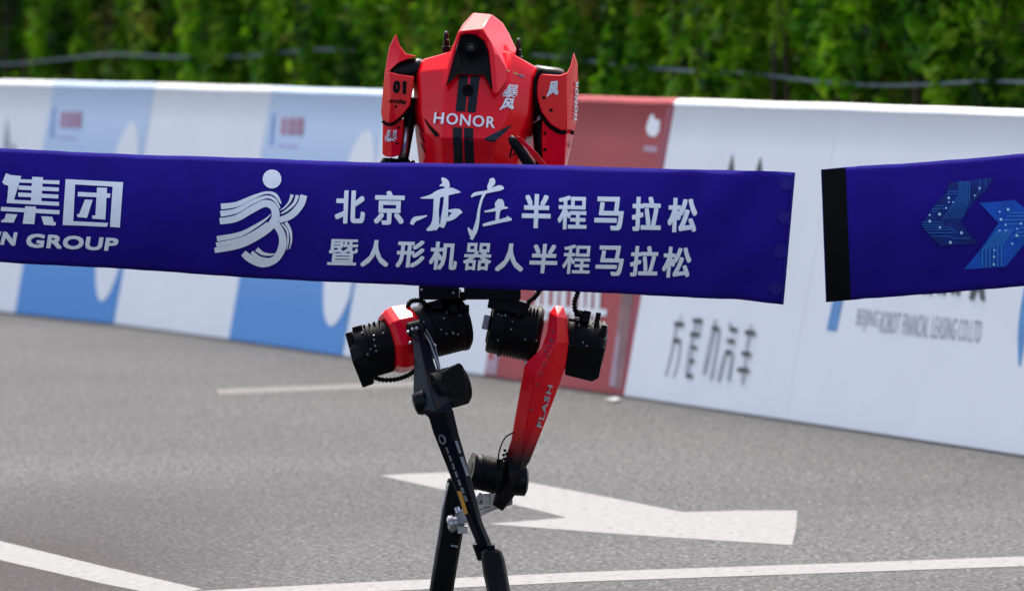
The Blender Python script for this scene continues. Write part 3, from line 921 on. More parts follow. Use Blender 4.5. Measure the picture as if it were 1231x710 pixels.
lt = bvh(low)
for x, y in ((655, 160), (655, 180)):
    decal('bolt', [disc(x, y, 2.0)], 'void', low, lt, 0.002)
decal('small_marking', [poly((684.4, 171), (686, 169), (685.6, 176), (684.2, 178))], 'gold', low, lt, 0.002)
g = Geo().tube([Q(650, 100, -.03), Q(648, 140, -.03), Q(650, 175, -.02), Q(655, 232, -.01)], [0.02, 0.022, 0.02, 0.018], 14)
part('upper_arm', g, 'black', smooth=True)
g = Geo().tube([Q(645, 143, .03), Q(652, 138, .03)], 0.004, 8).tube([Q(640, 148, .03), Q(652, 141, .04)], 0.003, 8)
part('cable', g, 'silver', smooth=True)
g = Geo().lathe(Q(640, 238, .0), Q(690, 240, .0), finned(Q(640, 238), Q(690, 240), .028, 4), 22)
part('elbow_motor', g, 'blackgloss', smooth=True, autosmooth=30)
g = Geo().tube([Q(668, 238, .06), Q(646, 212, .17), Q(628, 186, .225), Q(616.5, 169, .235), Q(613, 164.5, .235)], [0.02, 0.016, 0.0145, 0.013, 0.008], 14)
fore = part('forearm', g, 'black', smooth=True)
v = [(621, 163.5, .25), (626, 165, .25), (646, 184, .225), (668, 212, .16), (660, 212, .16), (640, 188, .225)]
part('forearm_cover', shell(v, [(0, 1, 2, 5), (5, 2, 3, 4)], lambda q: q[2] - .014), 'red', fore, bevel=0.0015)
decal('bolt', [disc(641.5, 189.5, 1.3)], 'void', fore, bvh([c for c in fore.children][0]), 0.002)
g = Geo().tube([Q(617, 172, .235), Q(613, 189, .18)], 0.003, 6)
part('cable', g, 'rubber', smooth=True)

# ---- pelvis
g = Geo()
g.box(Q(565, 318, -.01), 132 * S_, .20, 36 * S_)
pel = part('pelvis', g, 'black', bevel=0.006)
g = Geo().box(Q(592, 345, .02), 68 * S_, .13, 28 * S_)
part('pelvis_bracket', g, 'black', bevel=0.004)
g = Geo().box(Q(528, 345, .0), 48 * S_, .15, 28 * S_).box(Q(505.5, 350, .03), 4 * S_, .05, 14 * S_)
part('pelvis_bracket', g, 'black', bevel=0.004)
g = Geo()
for x, y in ((507, 348), (545, 352), (553, 349), (606, 357)):
    g.lathe(Q(x, y, .07), Q(x, y, .084), [(0, .004), (.012, .004), (.014, .002)], 10)
part('screw', g, 'silver', pel, smooth=True)
tag(pel.children[0], kind='stuff')

# ---- hip motors, left of the picture (axis rises to the right)
a, b = Q(497, 402, .02), Q(560, 386, -.03)
g = Geo().lathe(a, b, finned(a, b, .078, 8), 36)
mo = part('hip_motor', g, 'black', smooth=True, autosmooth=30)
lg = []
for k in range(7):
    an = -0.4 + k * 0.45
    ctr = b + (a - b) * .06
    lg.append((ctr + Vector((0, -math.sin(an), math.cos(an))) * .078, .018, .012, .014))
lg += [(Q(561, 377, -.02), 6 * S_, .05, 22 * S_), (Q(527, 366, .05), 10 * S_, .03, 10 * S_), (Q(545, 371, .055), 9 * S_, .03, 8 * S_)]
lugs('mounting_lug', lg, 'black', mo)
# outer motor with boxy cover
a, b = Q(427, 424, .03), Q(486, 408, .03)
g = Geo().lathe(a, b, finned(a, b, .068, 7), 36)
mo = part('hip_motor', g, 'black', smooth=True, autosmooth=30)
rot = Matrix.Rotation(math.radians(-15), 3, 'Y')
v = [(420, 420, .10), (423, 414, .085), (468, 404, .085), (474, 446, .07), (450, 453, .07), (449.5, 461, .06), (436, 466, .06), (424, 436, .10)]
part('motor_cover', shell(v, [(0, 1, 2, 7), (7, 2, 3, 4), (7, 4, 5, 6)], -.06), 'blackgloss', mo, bevel=0.004)
lugs('mounting_lug', [(Q(421, 409, .06), 7 * S_, .04, 20 * S_, rot), (Q(430, 396, .04), 12 * S_, .04, 9 * S_, rot)] +
     [(Q(432 + k * 6, 394.5 - k * 1.8, .045), 2.4 * S_, .03, 6 * S_, rot) for k in range(5)], 'black', mo, 0.0015)
# red clamp ring between the two
ax0, ax1 = Q(466, 411, .045), Q(502, 402, .02)
g = Geo()
n = 8
t = (ax1 - ax0).normalized()
u = t.cross(Vector((0, 1, 0))).normalized()
w = t.cross(u)
# turn one flat of the clamp up and towards the viewer's side
hn = Vector((0, -0.5, 0.866))
CL = math.atan2(hn.dot(w), hn.dot(u)) - math.pi / n
rr = []
for q_, ro in ((0, .076), (.010, .085), (.030, .089), (.075, .086), (.085, .078), (.085, .05), (0.0, .058)):
    rr.append([ax0 + t * q_ + (u * math.cos(2 * math.pi * k / n + CL) + w * math.sin(2 * math.pi * k / n + CL)) * ro / math.cos(math.pi / n) for k in range(n)])
rr.append(rr[0])
g.loft(rr, caps=False)
part('hip_clamp', g, 'red', bevel=0.004)

# ---- leg on the left of the picture: thigh reaches forward, shin falls back to the ground
kd = .34
g = Geo().lathe(Q(489, 398, .10), Q(510, 394, .10), [(0, .018), (.006, .026), (.04, .026), (.048, .02)], 22)
hj = part('hip_joint', g, 'blackgloss', smooth=True, autosmooth=30)
g = Geo()
for x, y in ((490.5, 399), (496, 395.5), (501, 394.5), (493, 412), (523, 415), (520, 424)):
    g.lathe(Q(x, y, .14), Q(x, y, .15), [(0, .005), (.010, .005), (.012, .003)], 10)
part('joint_screws', g, 'silver', hj, smooth=True)
v = [(494, 400, .13), (501, 396, .14), (508, 402, .13), (520, 430, .22), (530, 461, .30), (541, 480, kd), (546, 500, kd + .01), (534, 512, kd + .02), (517, 503, kd), (504, 492, kd - .03), (497, 470, .27), (498, 430, .2),
     (503, 405, .155), (512, 450, .295), (524, 495, kd + .04)]
fs = [(0, 1, 12), (1, 2, 12), (2, 3, 13, 12), (3, 4, 13), (4, 5, 14, 13), (5, 6, 14), (6, 7, 14), (7, 8, 14), (8, 9, 14), (9, 10, 13, 14), (10, 11, 13), (11, 0, 12, 13)]
part('thigh', shell(v, fs, lambda q: q[2] - .085), 'carbon', smooth=True, bevel=0.002, autosmooth=12)
g = Geo().tube([Q(508, 398, .11), Q(517, 412, .13), Q(524, 432, .17), Q(530, 450, .22)], 0.0042, 8).tube([Q(512, 396, .09), Q(523, 416, .11), Q(528, 440, .16)], 0.003, 8)
part('cable', g, 'grey', smooth=True)
a, b = Q(520, 472, kd - .05), Q(560, 460, kd - .09)
g = Geo().lathe(a, b, finned(a, b, .056, 5), 32)
km = part('knee_motor', g, 'black', smooth=True, autosmooth=30)
v = [(531, 447, kd - .01), (541, 441, kd - .01), (552, 435.5, kd - .012), (557, 440, kd - .015), (565, 484, kd - .02), (546, 490, kd - .012), (536, 478, kd - .01)]
part('motor_cover', shell(v, [tuple(range(7))], kd - .11), 'blackgloss', km, bevel=0.005)
g = Geo().lathe(Q(512, 482, kd - .05), Q(496, 487, kd - .05), [(0, .034), (.02, .034), (.032, .028), (.036, .012)], 26)
part('knee_joint', g, 'blackgloss', smooth=True, autosmooth=30)
# shin
sd = lambda y: kd + .03 - (y - 490) / 180 * .10
v, fs = [], []
L_ = [(512, 497), (516, 503), (521, 520), (540, 568), (552, 600), (564, 632), (577.6, 664.5)]
R_ = [(545, 493), (547, 503), (551, 520), (564, 565.5), (572, 596), (580, 627), (592.5, 656.5)]
for (lx, ly), (rx, ry) in zip(L_, R_):
    v += [(lx, ly, sd(ly) - .012), (lx * .62 + rx * .38, ly * .62 + ry * .38, sd(ly) + .012), (lx * .3 + rx * .7, ly * .3 + ry * .7, sd(ly) + .008), (rx, ry, sd(ry) - .015)]
for i in range(len(L_) - 1):
    for k in range(3): fs.append((4 * i + k, 4 * i + k + 1, 4 * i + k + 5, 4 * i + k + 4))
shin = part('shin', shell(v, fs, lambda q: q[2] - .05), 'carbon', smooth=True, bevel=0.002, autosmooth=15)
st_ = bvh(shin)
def slash(x, y, l, w, sl=0.36):
    return poly((x, y), (x + w, y - w * .2), (x + w + l * sl, y + l), (x + l * sl, y + l + w * .2))
ring_o = [(532 + 3.2 * math.cos(t) + 1.2 * math.sin(t), 527.5 + 5.2 * math.sin(t), 1.5) for t in [2 * math.pi * k / 12 for k in range(13)]]
decal('lettering', [ribbon(ring_o, 2)] + [slash(536 + k * 3.6, 537 + k * 9.6, 7, 2.1) for k in range(7)], 'palegrey', shin, st_, 0.002)
decal('grey_patch', [slash(546, 530, 14, 3.2), slash(552, 549, 22, 4.2), slash(565, 585, 22, 4.2), slash(574, 611, 14, 3.4), slash(531, 486, 9, 3)], 'palegrey', shin, st_, 0.002)
decal('orange_patch', [poly((550.5, 589), (555.5, 590), (563.5, 616), (559, 617))], 'orange', shin, st_, 0.003)
g = Geo().tube([Q(576, 650, kd - .07), Q(584, 668, kd - .08)], [.022, .026], 14).box(Q(590, 657, kd - .03), 10 * S_, .04, 5 * S_)
part('ankle', g, 'carbon', smooth=True, autosmooth=30)
# standing foot, seen from the toe
fy = kd - .08
rings = []
for (py, xl, xr, df, db) in ((659, 584, 598, .05, -.05), (662, 578.5, 603, .075, -.06), (672, 578.5, 606.5, .085, -.07), (690, 581, 610, .10, -.08), (712, 586, 614, .13, -.10), (734, 588, 617, .16, -.12), (746, 589, 617, .165, -.13)):
    c_ = []
    for (fx, fd) in ((0, .75), (.12, 1), (.5, 1.06), (.88, 1), (1, .75), (1, -.6), (.8, -1), (.2, -1), (0, -.6)):
        dd = df * fd if fd > 0 else -db * fd
        c_.append(Q(xl + (xr - xl) * fx, py, fy + dd))
    rings.append(c_)
zmin = min(v.z for v in rings[-1])
for v_ in rings[-1]: v_.z = 0.012
g = Geo().loft(rings)
part('foot', g, 'rubber', smooth=True, bevel=0.004, autosmooth=35)

# ---- hip motors, right of the picture (axis falls to the right)
a, b = Q(587, 390, .0), Q(651, 403, .0)
g = Geo().lathe(a, b, finned(a, b, .080, 9), 36)
mo = part('hip_motor', g, 'black', smooth=True, autosmooth=30)
rot2 = Matrix.Rotation(math.radians(12), 3, 'Y')
lugs('mounting_lug', [(Q(584, 387, .05), 7 * S_, .03, 17 * S_, rot2)], 'grey', mo)
lugs('mounting_lug', [(Q(591, 410, .05), 6 * S_, .03, 18 * S_, rot2), (Q(597, 369, .06), 5 * S_, .02, 22 * S_, rot2)] + [(Q(630 + 4 * k, 370 + k, .05), 2.4 * S_, .03, 6 * S_, rot2) for k in range(5)], 'blackgloss', mo)
lugs('mounting_saddle', [(Q(610, 366, .03), 46 * S_, .10, 16 * S_, rot2)], 'black', mo, 0.003)
a, b = Q(676, 410, .0), Q(727, 421, .0)
g = Geo().lathe(a, b, finned(a, b, .078, 7), 36)
mo = part('hip_motor', g, 'black', smooth=True, autosmooth=30)
v = [(682, 414, .088), (727, 417, .08), (720, 454, .06), (712, 458.5, .06), (679, 450.5, .06)]
part('motor_cover', shell(v, [(0, 1, 2, 3, 4)], -.06), 'blackgloss', mo, bevel=0.004)
lugs('mounting_lug', [(Q(718, 384, .03), 6 * S_, .03, 18 * S_, rot2), (Q(725, 398, .05), 7 * S_, .04, 16 * S_, rot2), (Q(705, 380, .04), 9 * S_, .03, 14 * S_, rot2),
     (Q(698, 377, .03), 14 * S_, .04, 9 * S_, rot2), (Q(690, 385, .07), 14 * S_, .02, 4 * S_, rot2)], 'blackgloss', mo)
def hose_(path, r, m='rubber', ridged=0.6, n=7):
    pts = smooth_path([tuple(Q(*p)) for p in path], n)
    part('cable', Geo().tube(pts, r, 10, ridged), m)
hose_([(696, 335, .02), (695, 350, .03), (691, 362, .04), (692, 374, .05), (700, 380, .05)], .0085)
hose_([(652, 340, .02), (648, 350, .04), (642, 358, .05), (636, 362, .05), (634, 370, .05)], .0085)
hose_([(448, 452, .03), (458, 456, .05), (474, 456, .07), (488, 452, .09), (498, 446, .11)], .0075)
hose_([(489, 372, .05), (493, 363, .05), (502, 361, .05), (510, 364, .05), (512, 372, .05)], .0085)

RS = random.Random(5)
for mo_ in [o for o in robot.children if o.name.startswith('hip_motor')]:
    bt = bvh(mo_)
    cen = sum((v.co for v in mo_.data.vertices), Vector()) / len(mo_.data.vertices) + BASE[mo_.name]
    g = Geo()
    for k in range(14):
        p_ = cen + Vector((RS.uniform(-.055, .055), 0, RS.uniform(-.03, .065)))
        hit, nn, _, _ = bt.ray_cast(CAM, (p_ - CAM).normalized())
        if hit: g.lathe(hit, hit + nn * .004, [(0, .0032), (.003, .003), (.004, .0012)], 8)
    if g.v: tag(part('screws', g, 'grey', mo_), kind='stuff')

# ---- leg on the right of the picture: red thigh, shin folded back
M['redfade'] = ramp_mat('red_to_black_airbrush', Q(640, 556).z, Q(640, 498).z, (0.010, 0.009, 0.010), (0.80, 0.002, 0.010), 0.30, 0.3)
v = [(660.5, 375.5, .085), (667.5, 367, .07), (677.5, 368.5, .07), (681.7, 382.5, .08), (683.9, 411, .085), (680, 439, .09), (674.8, 456, .085), (656, 506, .07), (637, 554, .06),
     (622, 575, .06), (604, 560, .05), (614, 530, .06), (622, 485, .07), (629.6, 442, .085), (633.5, 434.5, .085), (650.5, 419, .095), (657.7, 399.5, .10),
     (670, 381, .115), (668, 412, .125), (661, 448, .125), (648, 495, .11), (627, 552, .09), (644, 452, .12), (634, 500, .105)]
fs = [(0, 1, 17), (1, 2, 17), (2, 3, 17), (3, 4, 18, 17), (4, 5, 19, 18), (5, 6, 19), (6, 7, 20, 19), (7, 8, 21, 20), (8, 9, 21), (9, 10, 21), (10, 11, 23, 21), (11, 12, 23), (12, 13, 22, 23),
      (13, 14, 22), (14, 15, 22), (15, 16, 18, 22), (16, 0, 17, 18), (18, 19, 22), (19, 20, 23, 22), (20, 21, 23)]
thigh = part('thigh', shell(v, fs, lambda q: q[2] - .13), 'redfade', smooth=True, bevel=0.003, autosmooth=9)
th = bvh(thigh)
decal('lettering', text_layers('FLASH', (644.2, 511.5), (658.2, 461.5), (664, 463.5), (650.2, 513.6), 0.25, 1.15), 'lettergrey', thigh, th, 0.002, grid=5)
decal('gold_marking', [poly((636.6 + k * 2.4, 541 - k * 6.5), (643.6 + k * 2.4, 543 - k * 6.5), (644.8 + k * 2.4, 539 - k * 6.5), (637.8 + k * 2.4, 537 - k * 6.5)) for k in range(4)], 'gold', thigh, th, 0.002)
g = Geo()
for x, y in ((664.5, 398), (662, 408), (660.5, 416), (656, 422), (659, 427), (654, 437), (650.5, 449), (645.5, 462), (664, 410), (638, 492), (660, 379)):
    hit, nn, _, _ = th.ray_cast(CAM, ray(x, y))
    if hit is None: continue
    g.lathe(hit - Vector((0, .001, 0)), hit - Vector((0, -.0, 0)) + Vector((0, -.003, 0)), [(0, .0042), (.003, .004), (.004, .0018)], 10)
rb = part('screws', g, M['inkmaroon'], thigh, smooth=True, autosmooth=30)
tag(rb, kind='stuff')
g = Geo().lathe(Q(634, 437, .07), Q(631, 435, .09), [(0, .006), (.012, .006), (.014, .003)], 10)
part('stop_pin', g, 'silver', thigh, smooth=True)
# knee
g = Geo().lathe(Q(634, 578, .02), Q(596, 576, .03), [(0, .03), (.006, .042), (.07, .042), (.08, .03)], 26)
part('knee_joint', g, 'blackgloss', smooth=True, autosmooth=30)
v = [(611, 548, .06), (632, 560, .06), (630, 572, .06), (618, 596, .04), (604, 614, .02), (592, 606, .02), (600, 575, .05), (613, 575, .09)]
part('knee_cap', shell(v, [(0, 1, 7), (1, 2, 7), (2, 3, 7), (3, 4, 7), (4, 5, 7), (5, 6, 7), (6, 0, 7)], -.05), 'blackgloss', smooth=True, bevel=0.003, autosmooth=12)
a, b = Q(564, 564, .05), Q(603, 573, .03)
g = Geo().lathe(a, b, finned(a, b, .05, 6, 0.01), 30)
km = part('knee_motor', g, 'black', smooth=True, autosmooth=30)
g = Geo().lathe(a + (b - a) * .02, a + (b - a) * .12, [(0, .05), (.004, .0525), (.008, .0525), (.010, .05)], 30).box(Q(601, 556, .07), 8 * S_, .02, 10 * S_).box(Q(597, 578, .085), 3 * S_, .01, 5 * S_)
part('motor_ring', g, 'blackgloss', km, smooth=True, autosmooth=30)
hose_([(618, 519, .09), (608, 525, .11), (602, 536, .12), (599, 550, .11), (600, 560, .09)], .0022, 'rubber', 0, 6)
g = Geo()
for x, y in ((607, 541), (605.5, 546.5), (609, 545), (606, 551)):
    g.lathe(Q(x, y, .06), Q(x, y, .075), [(0, .0045), (.012, .0045), (.014, .002)], 10)
part('plug_pins', g, 'rubber', smooth=True)
# shin folded back and the hanging foot
g = Geo().loft([[Q(608 + sx * 9, 598 + sy * 13, -.02) for sx, sy in ((-1, -1), (1, -.6), (1, .6), (-1, 1))],
                [Q(590 + sx * 8, 604 + sy * 12, -.10) for sx, sy in ((-1, -1), (1, -.6), (1, .6), (-1, 1))],
                [Q(566 + sx * 6, 617 + sy * 10, -.28) for sx, sy in ((-1, -1), (1, -.6), (1, .6), (-1, 1))],
                [Q(548 + sx * 5, 628 + sy * 9, -.38) for sx, sy in ((-1, -1), (1, -.6), (1, .6), (-1, 1))]])
part('shin', g, 'grey', bevel=0.004)
g = Geo().loft([[Q(578 + sx * 4, 603 + sy * 10, -.06) for sx, sy in ((-1, -1), (1, -1), (1, 1), (-1, 1))], [Q(586 + sx * 4, 601 + sy * 9, -.03) for sx, sy in ((-1, -1), (1, -1), (1, 1), (-1, 1))]])
g.box(Q(576, 598, -.05), 8 * S_, .02, 14 * S_, Matrix.Rotation(.6, 3, 'Y'))
part('linkage', g, 'silver', bevel=0.003)
g = Geo().lathe(Q(538, 630, -.36), Q(560, 626, -.36), [(0, .018), (.006, .027), (.018, .027), (.02, .022), (.035, .022), (.037, .027), (.046, .027), (.05, .018)], 24)
g.tube([Q(549, 610, -.36), Q(552, 620, -.35)], .008, 10).box(Q(556, 636, -.34), 12 * S_, .03, 9 * S_)
part('ankle_joint', g, 'silver', smooth=True, autosmooth=30)
rings = []
for (py, xl, xr, df, db) in ((574, 539, 552, .01, -.02), (578, 537, 554, .018, -.03), (610, 532, 558, .025, -.035), (640, 528, 557, .03, -.04), (680, 521, 550, .03, -.04), (712, 516, 545, .028, -.04), (724, 518, 540, .015, -.02)):
    rings.append([Q(xl + (xr - xl) * fx, py, -.39 + (df * fd if fd > 0 else -db * fd)) for fx, fd in ((0, .3), (.12, 1), (.5, 1.05), (.88, 1), (1, .3), (.88, -1), (.5, -1.05), (.12, -1))])
part('foot', Geo().loft(rings), 'rubber', smooth=True, bevel=0.003, autosmooth=35)
g = Geo().tube([Q(539, 580, -.362), Q(532, 612, -.352), Q(527, 645, -.348), Q(517, 708, -.352)], .0022, 6).tube([Q(542, 655, -.348), Q(550, 657, -.348)], .003, 6)
part('foot_seam', g, 'grey', smooth=True)

# ================================================================== THE FINISH TAPE
def interp(pts, x):
    if x <= pts[0][0]: (a, b) = pts[0], pts[1]
    elif x >= pts[-1][0]: (a, b) = pts[-2], pts[-1]
    else:
        for a, b in zip(pts, pts[1:]):
            if a[0] <= x <= b[0]: break
    return a[1] + (b[1] - a[1]) * (x - a[0]) / (b[0] - a[0])
def edge(x): return 0.45 * math.sin(x / 57.0) + 0.16 * math.sin(x / 14.3 + 1) + 0.1 * math.sin(x / 6.1)
def cloth(name, xs, top, bot, skew, depth, bulge, wr, m, nv=22, hem=0.0):
    vs, fs = [], []
    nu = len(xs)
    for i, x in enumerate(xs):
        for j in range(nv + 1):
            v = j / nv
            yt, yb = interp(top, x), interp(bot, x)
            px = x + skew(x) * v
            kx = 0 if 980 < x < 1030 else 1
            py = yt + (yb - yt) * v + kx * (edge(x) * (1 - v) + edge(x * 1.31 + 50) * v)
            d = depth(x) - bulge(x) * math.sin(math.pi * (0.06 + 0.88 * v)) + wr(x, v)
            vs.append(P(px, py, d))
    for i in range(nu - 1):
        for j in range(nv):
            a = i * (nv + 1) + j
            fs.append((a, a + 1, a + nv + 2, a + nv + 1))
    return vs, fs
xs = [-90 + 1046 * k / 130 for k in range(131)]
top = [(-90, 174), (0, 178), (180, 186.5), (430, 194.5), (620, 198), (800, 202.5), (930, 206), (956, 208)]
bot = [(-90, 309), (0, 314.5), (130, 322), (300, 333), (400, 339), (560, 345.5), (740, 352.5), (850, 357.5), (900, 359.5), (956, 366.5)]
def sk(x): return -3 - 11 * max(0, (x - 600) / 356) ** 1.5
def dep(x): return 19.95 - (x + 90) / 1046 * 0.75 - 0.18 * math.exp(-((x - 570) / 220) ** 2)
def wrk(x, v):
    e = max(0, (x - 760) / 196)
    return 0.007 * math.sin(x / 83 + 2.2 * v) * math.sin(2.6 * v + x / 300) + 0.006 * math.sin(x / 47 + 1.2 * v) + 0.004 * math.sin(x / 19 + 3 * v) * (0.3 + v) * .5 + e * 0.014 * math.sin(x / 13 + 5.2 * v) * math.sin(3.6 * v + .4) + e * .006 * math.sin(9 * v + x / 31)
vs, fs = cloth('finish_tape', xs, top, bot, sk, dep, lambda x: 0.06 - .02 * max(0, (x - 700) / 256), wrk, 'tape')
tape = build('finish_tape', vs, fs, 'tape', None, Vector((0, 19.6, 0.9)), smooth=True)
md = tape.modifiers.new('thickness', 'SOLIDIFY'); md.thickness = 0.0015; md.offset = 0
tag(tape, 'long violet blue finish tape with white lettering across the robot waist', 'finish tape')
tp = bvh(tape)
def tdecal(name, layers, m='tapeprint', off=0.0028, step=0.00012, grid=9, parent=None, tree=None):
    return lay(name, layers, tree or tp, m, parent or tape, off, step, grid)
# two large characters and the words beneath (drawn stroke by stroke)
ZT = lambda l: zoomed(l, 0, 195, 6.175)
ji = [ribbon([(75, 95, 60), (45, 165, 60)], 1), poly((75, 96), (160, 105), (150, 140), (100, 300), (55, 296), (65, 175), (28, 165)),
      poly((242, 110), (322, 114), (308, 310), (232, 306)), poly((140, 128), (445, 138), (443, 166), (140, 152)), poly((140, 173), (440, 190), (438, 218), (140, 205)),
      poly((138, 225), (437, 242), (435, 270), (138, 256)), poly((55, 276), (442, 296), (440, 324), (52, 302)),
      poly((12, 330), (446, 356), (444, 386), (8, 360)), poly((192, 326), (272, 330), (258, 458), (172, 454)),
      poly((50, 380), (132, 386), (105, 446), (10, 442), (18, 425), (35, 420)), poly((310, 400), (392, 404), (404, 442), (420, 446), (414, 468), (330, 462))]
tdecal('lettering', [ZT(l) for l in ji])
tuan = [poly((490, 128), (562, 131), (545, 468), (468, 464)), poly((842, 147), (917, 151), (893, 483), (820, 478)), poly((490, 128), (917, 151), (914, 188), (488, 162)), poly((540, 436), (808, 450), (796, 478), (540, 466)),
        poly((582, 222), (822, 234), (820, 266), (580, 254)), poly((724, 190), (798, 193), (786, 425), (690, 418), (686, 396), (712, 394)), poly((634, 278), (692, 280), (650, 412), (580, 406), (574, 386), (592, 384))]
tdecal('lettering', [ZT(l) for l in tuan])
tdecal('lettering', text_layers('GROUP', (33.5, 280), (143.8, 285.8), (141, 301.5), (31, 296.8), 0.95, 1.05))
tdecal('lettering', text_layers('N', (4.5, 278), (21.8, 279), (18.6, 294.8), (0.5, 293.6), 1.1))
tdecal('lettering', [poly((-1, 278), (2.5, 278), (-3, 292), (-6, 292))])
# runner emblem
ZR = lambda l: zoomed(l, 250, 195, 5.26)
rb_ = [disc(408, 108, 59, 32),
       ribbon([(85, 280, 36), (180, 268, 32), (280, 225, 24), (370, 194, 16), (430, 208, 20), (465, 262, 10)]),
       ribbon([(82, 326, 36), (180, 308, 32), (280, 255, 26), (370, 221, 18), (425, 238, 18), (458, 290, 8)]),
       ribbon([(78, 372, 40), (180, 355, 42), (280, 300, 44), (360, 262, 44), (415, 280, 48), (432, 340, 50), (400, 400, 50), (320, 462, 46), (200, 522, 40), (45, 555, 32)]),
       ribbon([(60, 482, 34), (200, 455, 30), (300, 405, 22), (370, 358, 12), (405, 325, 4)]),
       ribbon([(55, 520, 30), (200, 488, 26), (300, 440, 20), (380, 380, 10)]),
       ribbon([(610, 210, 44), (590, 270, 44), (530, 335, 44), (450, 368, 34)]),
       ribbon([(570, 210, 22), (550, 260, 18), (500, 305, 14), (465, 325, 6)]),
       ribbon([(537, 207, 22), (520, 250, 14), (490, 285, 10), (462, 303, 4)]),
       ribbon([(425, 380, 46), (470, 450, 44), (475, 530, 50), (430, 610, 44), (350, 638, 44), (270, 605, 48), (228, 570, 40)]),
       ribbon([(280, 565, 24), (330, 600, 20), (390, 608, 14), (425, 590, 6)]), ribbon([(312, 545, 30), (350, 573, 22), (400, 580, 14), (430, 575, 6)]),
       ribbon([(472, 388, 10), (505, 430, 13), (512, 490, 10), (505, 550, 4)]), ribbon([(497, 378, 20), (525, 430, 18), (532, 490, 12), (520, 545, 6)])]
tdecal('runner_emblem', [ZR(l) for l in rb_])
# headline
for ch, x0, y0, x1, y1 in (('北', 403, 229, 440.5, 269), ('京', 450, 229.5, 487.5, 270.5), ('半', 627, 233.5, 663, 274.5), ('程', 670, 235.5, 706.5, 276), ('马', 714, 236.5, 750.5, 277), ('拉', 759, 236.5, 795.5, 278), ('松', 802, 238, 839, 279.5)):
    tdecal('lettering', text_layers(ch, *box_quad(x0, y0, x1, y1, 1.6, .6), 1.15 if ch not in '程' else 0.85))
for ch, x0, y0, x1, y1 in (('暨', 394, 287, 432.5, 318.5), ('人', 433.5, 288, 470.5, 320.5), ('形', 476, 288.5, 513, 321.5), ('机', 515.5, 290, 552, 324), ('器', 556, 291.5, 593, 324.5), ('人', 595, 292, 632, 326),
                           ('半', 635.5, 292.5, 672, 328), ('程', 675, 293.5, 712, 329), ('马', 715, 294.5, 751.5, 331), ('拉', 756, 295, 793, 332), ('松', 795, 296, 832.5, 333.5)):
    tdecal('lettering', text_layers(ch, *box_quad(x0, y0, x1, y1, 3.4, .6), 0.95 if ch not in '暨器程' else 0.6))
# the two brush written characters
ZC = lambda l: zoomed(l, 480, 195, 6.76)
br = [ribbon([(348, 130, 14), (378, 165, 54), (395, 210, 38)]), ribbon([(330, 195, 6), (365, 185, 30), (400, 200, 30)]), ribbon([(176, 293, 6), (260, 282, 34), (330, 258, 62), (420, 238, 58), (500, 246, 8)]),
      ribbon([(310, 285, 52), (302, 400, 46), (300, 470, 56), (285, 520, 62), (228, 550, 16)]), ribbon([(385, 270, 36), (380, 360, 42), (370, 450, 54), (350, 530, 34)]),
      ribbon([(398, 395, 10), (450, 400, 42), (490, 405, 44), (515, 408, 6)]), ribbon([(495, 405, 30), (440, 440, 50), (392, 475, 18)]), ribbon([(230, 435, 8), (180, 450, 26), (130, 465, 38), (105, 505, 28)]), ribbon([(290, 540, 40), (335, 505, 16)]),
      ribbon([(750, 135, 34), (757, 165, 50), (735, 205, 38), (745, 228, 30)]), ribbon([(588, 285, 12), (620, 262, 28), (700, 247, 24), (760, 228, 36), (820, 213, 44), (852, 216, 10)]),
      ribbon([(695, 255, 24), (670, 310, 20), (650, 390, 20), (640, 470, 28), (620, 550, 38), (588, 625, 24)]), ribbon([(562, 530, 8), (578, 560, 30), (600, 595, 44)]),
      ribbon([(825, 303, 34), (817, 345, 76), (805, 400, 36), (800, 450, 30), (797, 485, 26)]), ribbon([(695, 403, 12), (760, 392, 22), (830, 372, 32), (885, 374, 8)]),
      ribbon([(682, 512, 20), (740, 497, 28), (820, 479, 28), (890, 463, 32), (916, 470, 10)]), ribbon([(878, 440, 12), (900, 466, 22)], 1)]
tdecal('brush_lettering', [ZC(l) for l in br])
# fastener dots at the torn end
for x, y in ((945.5, 221), (943, 261), (939, 302), (933, 346)):
    tdecal('fastener_dot', [disc(x, y, 8, 20)], 'snap', 0.004)
tdecal('end_hem', [poly((953, 208.5), (955.2, 208.7), (941.2, 364), (939.2, 363))], 'snap', 0.003)

# ---- shorter piece on the right with the black hook strip
xs2 = [987 + 400 * k / 60 for k in range(61)]
top2 = [(987, 203.8), (1017, 201), (1100, 195.5), (1231, 184.5), (1390, 172)]
bot2 = [(987, 363), (1017, 360.5), (1100, 354), (1231, 344), (1390, 333)]
vs, fs = cloth('finish_tape', xs2, top2, bot2, lambda x: 6 - 6 * min(1, (x - 987) / 150), lambda x: 19.15 + (x - 987) / 400 * .25, lambda x: .05,
               lambda x, v: .005 * math.sin(x / 41 + v) + .003 * math.sin(x / 17 + 4 * v) * v + .006 * math.exp(-((x - 987) / 40) ** 2) * math.sin(7 * v), 'tape')
tape2 = build('finish_tape', vs, fs, 'tape', None, Vector((1.0, 19.2, 0.9)), smooth=True)
md = tape2.modifiers.new('thickness', 'SOLIDIFY'); md.thickness = 0.0015; md.offset = 0
tag(tape2, 'shorter violet blue finish tape with black end strip and blue circuit emblem', 'finish tape')
t2 = bvh(tape2)
def t2d(name, layers, m, off=0.003, step=0.0001, grid=9): return lay(name, layers, t2, m, tape2, off, step, grid)
t2d('hook_strip', [poly((987.4, 204.5), (1002, 203.2), (1016, 201.8), (1022, 359.5), (1007, 361), (993.4, 362.3))], 'velcro', 0.004, grid=7)
ZE = lambda l: zoomed(l, 1080, 190, 4.437)
